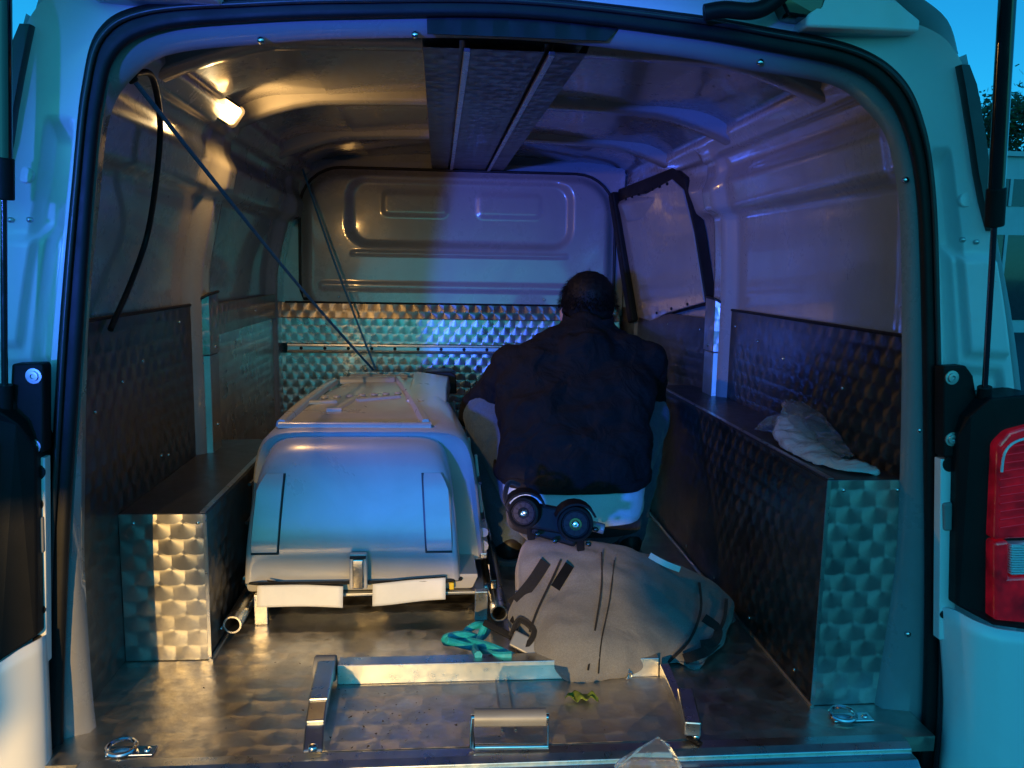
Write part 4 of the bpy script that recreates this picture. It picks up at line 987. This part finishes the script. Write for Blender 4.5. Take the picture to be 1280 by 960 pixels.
# jeans
jn = MB(); jn.ell((.365, .775, .175), (.180, .150, .115))
for hp, kn, an in ((HPL, KNL, ANL), (HPR, KNR, ANR)):
    jn.cap(hp, .100, kn, .074); jn.cap(kn, .072, an+Vector((0, 0, -.01)), .054); jn.cap((.365, .79, .19), .10, hp, .10)
jn.build('jeans', 'jeans_fabric', per, smooth=True, ang=180, mods=[remesh(.009, 4), wrinkle(.016, .05, 2)], uv=False)
bl = MB(); bl.loft([osec(.368, .770, .178, .186, .152), osec(.368, .770, .178, .190, .156), osec(.368, .770, .148, .188, .154), osec(.368, .770, .148, .183, .15)], False, False); bl.build('belt', 'webbing', per, smooth=True)
for an, s_ in ((ANL, -1), (ANR, 1)):
    t = MB(); t.ell(an+Vector((0, -.005, -.035)), (.042, .058, .05)); t.ell(an+Vector((0, .11, -.050)), (.046, .10, .038)); t.cap(an+Vector((0, .0, -.04)), .04, an+Vector((0, .12, -.05)), .036)
    sho = t.build('shoe', 'shoe', per, smooth=True, ang=180, mods=[remesh(.008, 4)], uv=False)
    t = MB(); t.loft([[an+Vector((x*k, y*k+.06*(1-k)+.055, z)) for x, y in rrect(.045, .12, .044, 6)] for z, k in ((-.085, .98), (-.068, 1.0))]); t.build('sole', 'sole', sho, bevel=.003)

# ------------------------------------------------------------------ grey trolley bag lying on its side
bag = empty('trolley_bag', (.40, .35, 0), 'grey fabric trolley bag lying on its side with two wheels up', 'bag')
BS = [  # top pixel, depth ; bottom pixel, depth ; thickness
    ((650, 676), .44, (640, 770), .33, .09), ((662, 664), .45, (640, 795), .27, .13), ((700, 668), .46, (678, 830), .150, .17), ((745, 670), .46, (722, 858), .118, .19),
    ((785, 676), .47, (762, 856), .118, .19), ((825, 690), .47, (805, 842), .135, .18), ((862, 706), .465, (842, 832), .205, .17), ((895, 724), .46, (868, 842), .17, .16), ((918, 742), .44, (882, 832), .18, .13), ((925, 755), .40, (900, 800), .25, .08)]
secs = []
for (tp, ty, bp_, by, th) in BS:
    T = P(*tp, Y=ty); B = P(*bp_, Y=by); B.z = max(B.z, .012 if tp[0] > 850 else .050)
    ax = (T-B); nrm_ = Vector((0, ax.z, -ax.y)).normalized()
    if nrm_.y < 0: nrm_ = -nrm_
    c = (T+B)/2+nrm_*th*.42; hh = ax.length/2; sec = []
    for k in range(40):
        t = 2*math.pi*k/40; cc, s_ = math.cos(t), math.sin(t)
        a = math.copysign(abs(cc)**.48, cc)*hh; b = math.copysign(abs(s_)**.62, s_)*th*.55
        p = c+ax.normalized()*a+nrm_*b
        p.z = max(p.z, .004); sec.append(p)
    secs.append(sec)
bb = MB(); bb.loft(secs); bgo = bb.build('bag_body', 'bag_fabric', bag, smooth=True, ang=180, mods=[subsurf(3), wrinkle(.030, .11, 1), wrinkle(.006, .035, 0)], uv=False)
def face(px_, py_, lift=.0):
    """point on the bag's front seen at a photo pixel"""
    d = ray(px_, py_); best = None
    for i in range(len(secs)-1):
        for j in range(40):
            a, b, c, e = secs[i][j], secs[i][(j+1) % 40], secs[i+1][(j+1) % 40], secs[i+1][j]
            for tri in ((a, b, c), (a, c, e)):
                h = ray_tri(CAM, d, tri)
                if h is not None and (best is None or h < best): best = h
    return CAM+d*best - d.normalized()*lift if best else None
def ray_tri(o, d, tri):
    a, b, c = tri; e1 = b-a; e2 = c-a; pv = d.cross(e2); det = e1.dot(pv)
    if abs(det) < 1e-12: return None
    tv = o-a; u = tv.dot(pv)/det
    if u < 0 or u > 1: return None
    q = tv.cross(e1); v_ = d.dot(q)/det
    if v_ < 0 or u+v_ > 1: return None
    t = e2.dot(q)/det
    return t if t > 0 else None
def strip(pxs, width, thk, name, mat, parent, lift=.004):
    pts = [p for p in (face(x, y, lift) for x, y in pxs) if p is not None]
    if len(pts) < 2: return None
    pts = spline(pts, 5); mb = MB(); sec = []
    for i, p in enumerate(pts):
        d = (pts[min(i+1, len(pts)-1)]-pts[max(i-1, 0)]).normalized(); n = (CAM-p).normalized(); sd = d.cross(n).normalized()
        sec.append([p+sd*width/2, p+sd*width/2+n*thk, p-sd*width/2+n*thk, p-sd*width/2])
    mb.loft(sec); return mb.build(name, mat, parent, smooth=True, ang=40)
strip([(682, 702), (665, 728), (645, 752), (628, 772)], .026, .006, 'trolley_rail', 'webbing', bag, .010)
strip([(712, 706), (702, 722), (694, 735)], .022, .005, 'trolley_rail', 'black_plastic', bag, .010)
strip([(701, 700), (690, 724), (672, 762), (662, 790)], .005, .004, 'seam', 'webbing', bgo, .007)
strip([(752, 690), (752, 730), (745, 780), (735, 838)], .004, .003, 'seam', 'webbing', bgo, .007)
strip([(768, 700), (762, 750), (752, 800), (748, 842)], .003, .003, 'seam', 'webbing', bgo, .007)
strip([(855, 706), (874, 728), (876, 762), (862, 800), (835, 828)], .006, .004, 'piping', 'webbing', bgo, .008)
strip([(890, 724), (908, 748), (905, 775), (892, 800)], .008, .004, 'piping', 'webbing', bgo, .008)
strip([(880, 772), (897, 786), (893, 802), (876, 806)], .020, .004, 'carry_loop', 'webbing', bag, .012)
strip([(905, 790), (885, 812), (855, 824), (838, 830)], .022, .004, 'strap', 'webbing', bag, .010)
strip([(812, 694), (830, 704), (850, 712)], .014, .004, 'reflector', 'paper', bag, .012)
# wheel base
wa, wb = P(656, 640, Y=.36), P(719, 654, Y=.34)
wbm = MB(); wbm.obox(wa+Vector((-.01, .03, -.012)), wb+Vector((.02, .03, -.012)), .06, .05, (0,-1,.25)); wbm.obox(wa+Vector((.02, .025, -.04)), wb+Vector((.01, .025, -.045)), .04, .045, (0,-1,.25))
wbase = wbm.build('wheel_base', 'black_plastic', bag, bevel=.008, seg=3)
for c, ax, r in ((wa, Vector((-.35, -1, .12)), .037), (wb, Vector((-.12, -1, .16)), .041)):
    mb = MB(); mb.lathe(c, ax, [(-.022, r*.75), (-.020, r*.95), (-.010, r), (.008, r), (.018, r*.95), (.021, r*.82), (.014, r*.76), (.012, r*.72)], 32); wh = mb.build('wheel', 'rubber', wbase, smooth=True, ang=45)
    mb = MB(); mb.lathe(c, ax, [(.0, r*.74), (.010, r*.74), (.013, r*.68), (.010, r*.62), (.010, r*.36), (.016, r*.34), (.016, r*.22)], 28); mb.build('rim', 'black_gloss', wbase, smooth=True, ang=30)
    mb = MB(); mb.lathe(c, ax, [(.0, r*.20), (.018, r*.22), (.020, r*.16), (.016, r*.12), (.017, .001)], 20); mb.build('hub', 'chrome', wbase, smooth=True, ang=30)
    axn = ax.normalized(); uu = axn.orthogonal().normalized(); ww = axn.cross(uu)
    for k in range(10):
        q = uu*math.cos(k*math.pi/5)+ww*math.sin(k*math.pi/5); mb = MB(); mb.obox(c+axn*.0115+q*r*.38, c+axn*.0115+q*r*.62, .0022, .003, axn); mb.build('spoke', 'black_plastic', wbase)
for c in (wa, wb):
    mb = MB(); secs_ = []
    for k in range(9):
        a = rad(20+140*k/8); ro = .050; ri = .045
        secs_.append([c+Vector((math.cos(a)*q, y_, math.sin(a)*q)) for q, y_ in ((ri, -.012), (ro, -.012), (ro, .03), (ri, .03))])
    mb.loft(secs_); mb.build('mudguard', 'black_plastic', wbase, smooth=True, ang=40)
    mb = MB(); mb.obox(c+Vector((.012, .012, -.01)), c+Vector((.02, .03, -.075)), .018, .012, (0, -1, .2)); mb.build('fork', 'black_plastic', wbase, bevel=.003)
for px_, py_ in ((672, 668), (694, 676), (736, 680), (745, 662)):
    mb = MB(); mb.lathe(P(px_, py_, Y=.325), (0, -1, .2), [(-.01, .006), (.002, .006), (.004, .003)], 10); mb.build('bolt', 'black_gloss', wbase, smooth=True)
mb = MB(); mb.tube(spline([wa+Vector((-.03, .0, .0)), wa+Vector((-.045, .01, .03)), wa+Vector((-.035, .03, .06)), wa+Vector((-.01, .05, .05))], 5), .006, 8); mb.build('carry_loop', 'webbing', bag, smooth=True)
mb = MB(); mb.tube([wb+Vector((.03, .02, -.01)), wb+Vector((.07, .01, -.018))], .012, 12); mb.build('foot_stud', 'grip_grey', wbase, smooth=True, bevel=.002)
# telescopic handle and buckle plates at the lower left
ha_, hb_ = P(628, 790, Y=.235), P(690, 828, Y=.20)
mb = MB(); mb.obox(P(640, 797, Y=.215), P(688, 822, Y=.195), .034, .012, (0, -1, .7)); th = mb.build('handle', 'grip_grey', bag, bevel=.003)
mb = MB(); mb.obox(P(605, 778, Y=.27), P(640, 796, Y=.235), .014, .010, (0, -1, .7)); mb.build('handle_arm', 'black_plastic', th, bevel=.002)
mb = MB(); mb.obox(P(645, 765, Y=.30), P(695, 800, Y=.215), .050, .012, (-.2, -1, .6)); mb.build('end_plate', 'black_plastic', bag, bevel=.004)
mb = MB(); mb.tube(spline([P(690, 826, Y=.185), P(705, 840, Y=.165), P(728, 846, Y=.155), P(738, 838, Y=.165)], 5), .010, 8, rr=None); mb.build('strap', 'webbing', bag, smooth=True)
mb = MB(); mb.obox(P(640, 745, Y=.34), P(662, 780, Y=.29), .028, .006, (-.3, -1, .4)); mb.build('strap', 'webbing', bag, bevel=.002)
mb = MB(); mb.tube(spline([P(640, 795, Y=.23), P(650, 775, Y=.26), P(668, 790, Y=.22), P(655, 812, Y=.205)], 5), .008, 8); mb.build('carry_loop', 'webbing', bag, smooth=True)

# ------------------------------------------------------------------ cyan cord loops by the bag
mb = MB()
loops = [[(642, 824), (615, 812), (585, 804), (560, 806), (558, 800), (580, 796), (600, 800), (610, 788), (598, 784), (585, 790), (580, 798)],
         [(640, 822), (620, 822), (600, 814), (575, 808), (558, 803)], [(606, 786), (600, 800), (594, 815), (598, 822)]]
for k, lp in enumerate(loops):
    mb.tube(spline([P(x, y-3, Z=.032+.012*math.sin(i*1.7+k)+.004*k) for i, (x, y) in enumerate(lp)], 7), .0085, 8)
tag(mb.build('cord_loop', 'cyan_cord', None, smooth=True), 'bright cyan cord loops on the floor left of the trolley bag', 'cord')

# ------------------------------------------------------------------ clear plastic bag on the right bench
pb = empty('plastic_bag', (VX+.70, .30, .4645), 'crumpled clear and white plastic bag lying on the right bench', 'plastic bag')
bx0 = .4655
def pbf(spine, rad_, flat, name, mat, wr_):
    mb = MB(); sp_ = spline(spine, 5); secs = []
    n = len(sp_)
    for i, p in enumerate(sp_):
        t = i/(n-1); q = t*(len(rad_)-1); k = min(int(q), len(rad_)-2); r = rad_[k]+(rad_[k+1]-rad_[k])*(q-k)
        d = (sp_[min(i+1, n-1)]-sp_[max(i-1, 0)]).normalized(); up = (Vector((0,0,1))-d*d.z).normalized(); sd = d.cross(up)
        secs.append([Vector((p.x+(sd*math.cos(a)*r+up*math.sin(a)*r*flat).x, p.y+(sd*math.cos(a)*r+up*math.sin(a)*r*flat).y, max(bx0, p.z+(sd*math.cos(a)*r+up*math.sin(a)*r*flat).z))) for a in [2*math.pi*k_/18 for k_ in range(18)]])
    mb.loft(secs); return mb.build(name, mat, pb, smooth=True, ang=180, mods=[subsurf(1), wrinkle(wr_, .03, 3)], uv=False)
pbf([P(985, 522, X=VX+.70), P(990, 545, X=VX+.68), P(1012, 566, X=VX+.672), P(1042, 582, X=VX+.680), P(1070, 587, X=VX+.70), P(1093, 590, X=VX+.735)], [.020, .045, .040, .034, .030, .018], .55, 'white_fold', 'bag_film', .016)
pbf([P(984, 500, X=VX+.735), P(1000, 520, X=VX+.73), P(1020, 545, X=VX+.73), P(1040, 570, X=VX+.735), P(1060, 584, X=VX+.745)], [.008, .045, .055, .045, .015], .7, 'clear_film', 'clear_plastic', .020)
pbf([P(943, 537, X=VX+.655), P(962, 532, X=VX+.68), P(985, 530, X=VX+.70), P(1010, 560, X=VX+.70)], [.006, .030, .040, .030], .6, 'clear_film', 'clear_plastic', .014)

# ------------------------------------------------------------------ wilted leaf, clear plastic cup end, crumbs
lf = MB(); c = P(727, 874, Z=.008)
def leaf(u, v_):
    x = (u-.5)*.066; wv_ = .016*math.sin(math.pi*min(1, max(0, u*.95+.03)))**.7*(1+.35*math.sin(u*23))
    y = (v_-.5)*2*wv_
    return c+Vector((x, y*.9+.006*math.sin(u*4), .005+.005*math.sin(u*11+v_*5)*abs(v_-.5)*2+.003*math.sin(u*17)))
lf.grid(leaf, 24, 8); lo2 = lf.build('wilted_leaf', 'leaf_wilted', None, smooth=True, uv=False); q = lo2.modifiers.new('thick', 'SOLIDIFY'); q.thickness = .0006
tag(lo2, 'crumpled yellow green leaf lying in the loading tray', 'leaf')
cpq = [P(765, 962, Z=.012), P(822, 928, Z=.020), P(838, 940, Z=.022), P(853, 965, Z=.016)]
mb = MB(); base = [cpq[0], cpq[1], cpq[2], cpq[3]]
mb.loft([[p+Vector((0, 0, 0)) for p in base], [p+Vector((0, -.004, .010)) for p in base], [p*.85+(sum(base, Vector())/4)*.15+Vector((0, -.002, .020)) for p in base]])
cpo = mb.build('plastic_sleeve', 'clear_plastic', None, bevel=.005, seg=3, smooth=True, ang=40); tag(cpo, 'clear plastic sleeve sticking out over the sill', 'plastic sleeve')

cr_ = MB()
for k in range(170):
    if k < 70: x, y = random.gauss(500, 45), random.gauss(900, 22)
    elif k < 120: x, y = random.uniform(150, 480), random.uniform(800, 940)
    else: x, y = random.uniform(420, 1000), random.uniform(760, 930)
    p = P(x, y, Z=.0055)
    if not (-.08 < p.y < .42 and VX-.6 < p.x < VX+.58): continue
    s_ = random.uniform(.0010, .0040)*(1.6 if random.random() < .08 else 1)
    a = [Vector((random.uniform(-1, 1)*s_, random.uniform(-1, 1)*s_, random.uniform(0, .8)*s_)) for _ in range(4)]
    cr_.add([p+q for q in a], [(0,1,2),(0,2,3),(0,3,1),(1,3,2)])
tag(cr_.build('crumbs', 'bark', None, uv=False), 'scattered dark crumbs of earth on the load floor', 'crumbs', None, 'stuff')

# ------------------------------------------------------------------ surroundings: hall, trees
hall = empty('building', (24, 22, GROUND), 'pale flat roofed hall with window bands behind the van', 'building')
HY = 19.0
def hz_(y_): return P(1272, y_, Y=HY).z
hx0 = P(1262, 240, Y=HY).x-3.0
mb = MB(); mb.box((hx0, HY, GROUND), (hx0+30, HY+14, hz_(196))); wl = mb.build('wall', 'facade', hall)
for za, zb in ((hz_(258), hz_(224)), (hz_(400), hz_(294))):
    for k in range(16):
        x = hx0+.3+1.85*k
        mb = MB(); mb.box((x, HY-.02, za), (x+1.72, HY+.02, zb)); wn_ = mb.build('window', 'window_glass', wl)
        mb = MB(); mb.box((x+.82, HY-.05, za), (x+.90, HY-.025, zb)); mb.build('mullion', 'facade', wn_)
mb = MB(); mb.box((hx0-.15, HY-.12, hz_(196)), (hx0+30.1, HY+14, hz_(190))); mb.build('parapet', 'facade', hall)
def tree(name, x, y, z0, h, r, label, seed):
    rnd = random.Random(seed); t = empty(name, (x, y, z0), label, 'tree', 'trees behind the hall')
    mb = MB(); mb.tube([(x, y, z0), (x+.1, y, z0+h*.3), (x-.1, y+.1, z0+h*.6), (x, y, z0+h*.9)], .2, 8, rr=[.28, .22, .14, .04])
    for k in range(7):
        a = rnd.uniform(0, 6.28); zz = z0+h*rnd.uniform(.35, .75); mb.tube([(x, y, zz), (x+math.cos(a)*r*.5, y+math.sin(a)*r*.5, zz+h*.12), (x+math.cos(a)*r*.8, y+math.sin(a)*r*.8, zz+h*.16)], .06, 6, rr=[.09, .05, .02])
    mb.build('trunk', 'bark', t, smooth=True, uv=False)
    cl = [(Vector((rnd.gauss(0, .45)*r, rnd.gauss(0, .45)*r, h*rnd.uniform(.32, .98))), rnd.uniform(.22, .42)*r) for _ in range(34)]
    vs, fs = [], []
    for c, cr2 in cl:
        c.x *= 1.1-.7*abs(c.z/h-.5); c.y *= 1.1-.7*abs(c.z/h-.5)
        for _ in range(150):
            d = Vector((rnd.gauss(0, 1), rnd.gauss(0, 1), rnd.gauss(0, .8))).normalized()*cr2*rnd.uniform(.55, 1.08)
            p = Vector((x, y, z0))+c+d; a = Vector((rnd.gauss(0, 1), rnd.gauss(0, 1), rnd.gauss(0, 1))).normalized(); b = a.orthogonal().normalized(); s_ = rnd.uniform(.12, .24)
            n = len(vs); vs += [p-a*s_, p+b*s_*.55, p+a*s_, p-b*s_*.55]; fs.append((n, n+1, n+2, n+3))
    mb = MB(); mb.v = vs; mb.f = fs; mb.build('crown', 'leaf_green', t, uv=False)
ty = 46.0
for k, (px_, top_, r_, lab) in enumerate(((1262, 128, 3.4, 'dark leafy tree showing its crown edge beside the gas strut'), (1292, 105, 4.2, 'taller dark leafy tree right of the gas strut'))):
    q = P(px_, top_, Y=ty+3*k); tree('tree', q.x, ty+3*k, GROUND, q.z-GROUND, r_, lab, 11+k)

# ------------------------------------------------------------------ lamps outside the frame whose light the photograph shows
# flood lamp with a hood, behind and to the left: warm light low across the floor
fl = empty('flood_lamp', (-1.10, -4.0, GROUND), 'yellow flood lamp on a stand shining low into the load bay', 'lamp')
LP = Vector((-1.10, -4.0, .78)); aim = (Vector((-.05, .35, .02))-LP).normalized()
sx_ = aim.cross(Vector((0,0,1))).normalized(); sz_ = sx_.cross(aim)
mb = MB(); mb.tube([(LP.x, LP.y-.12, GROUND), (LP.x, LP.y-.12, LP.z-.1)], .02, 10); mb.build('stand', 'steel_dull', fl, smooth=True)
mb = MB(); mb.lathe((LP.x, LP.y-.12, GROUND), (0,0,1), [(0,.25),(.02,.25),(.04,.05),(.06,.02)], 24); mb.build('foot', 'black_plastic', fl, smooth=True)
HD = .26                                    # hood depth; the added mask at its front shapes the beam
def edge(pt): 
    d = (Vector(pt)-LP); return LP+d*(HD/d.dot(aim))
APT = [Vector((-.80, -.12, -.06)), Vector((-.68, .0, .10)), Vector((-.66, .28, .42)), Vector((-.515, .28, .42)), Vector((-.50, .46, .14)), Vector((.06, .46, .125)), Vector((.145, .62, .20)), Vector((.15, .62, .315)), Vector((.265, .62, .31)), Vector((.275, .62, .18)), P(745, 684, Y=.40), P(775, 694, Y=.36), P(800, 760, Y=.27), P(900, 960, Z=0), Vector((-.98, -.3, -.35))]
def hp(a, b, c): return LP+sx_*a+sz_*b+aim*c
mb = MB(); q = [edge(p) for p in APT]; n = len(q); cq = LP+aim*HD
from mathutils.geometry import tessellate_polygon
ap = [((p-cq).dot(sx_), (p-cq).dot(sz_)) for p in q]; ou = [(-.15, -.15), (.15, -.15), (.15, .15), (-.15, .15)]
tri = tessellate_polygon([[Vector((a, b, 0)) for a, b in ou], [Vector((a, b, 0)) for a, b in ap]])
allp = ou+ap
mb.add([hp(a, b, HD) for a, b in allp], [tuple(t) for t in tri])
mb.build('added_beam_mask', 'black_plastic', fl)  # unseen mask, added so its cut-out gives the warm beam its shadow edges
mb = MB()
for A, B in (((-.155, -.155), (-.15, .155)), ((.15, -.155), (.155, .155)), ((-.15, .15), (.15, .155)), ((-.15, -.155), (.15, -.15))):
    mb.add([hp(a, b, c) for c in (-.06, HD) for a, b in ((A[0], A[1]), (B[0], A[1]), (B[0], B[1]), (A[0], B[1]))], [(0,1,2,3),(7,6,5,4),(0,4,5,1),(1,5,6,2),(2,6,7,3),(3,7,4,0)])
mb.add([hp(a, b, c) for c in (-.065, -.06) for a, b in ((-.155, -.155), (.155, -.155), (.155, .155), (-.155, .155))], [(0,1,2,3),(7,6,5,4),(0,4,5,1),(1,5,6,2),(2,6,7,3),(3,7,4,0)])
mb.build('hood', 'black_plastic', fl)
sl = bpy.data.lights.new('flood_light', 'SPOT'); sl.energy = 540; sl.color = (1.0, .58, .17); sl.shadow_soft_size = .002; sl.spot_size = rad(40); sl.spot_blend = .25
slo = bpy.data.objects.new('flood_light', sl); COL.objects.link(slo); slo.parent = fl; slo.location = LP-ORI[fl]; slo.rotation_euler = (-aim).to_track_quat('Z', 'Y').to_euler()
# blue warning beacon further back on the left
bc = empty('beacon', (-1.75, -4.3, GROUND), 'blue warning beacon on a post behind the photographer', 'beacon')
BP = Vector((-1.75, -4.3, .80))
mb = MB(); mb.tube([(BP.x, BP.y, GROUND), (BP.x, BP.y, BP.z-.09)], .02, 10); mb.build('post', 'steel_dull', bc, smooth=True)
mb = MB(); mb.lathe((BP.x, BP.y, GROUND), (0,0,1), [(0,.2),(.02,.2),(.04,.05),(.05,.02)], 24); mb.build('foot', 'black_plastic', bc, smooth=True)
mb = MB(); mb.lathe(BP+Vector((0,0,-.09)), (0,0,1), [(0,.06),(.03,.06),(.03,.05)], 24); mb.build('base', 'black_plastic', bc, smooth=True)
bl_ = bpy.data.lights.new('beacon_light', 'SPOT'); bl_.energy = 720; bl_.color = (.05, .13, 1.0); bl_.shadow_soft_size = .12; bl_.spot_size = rad(16.5); bl_.spot_blend = .35
blo = bpy.data.objects.new('beacon_light', bl_); COL.objects.link(blo); blo.parent = bc; blo.location = BP-ORI[bc]
blo.rotation_euler = (BP-Vector((.57, 1.5, .82))).to_track_quat('Z', 'Y').to_euler()
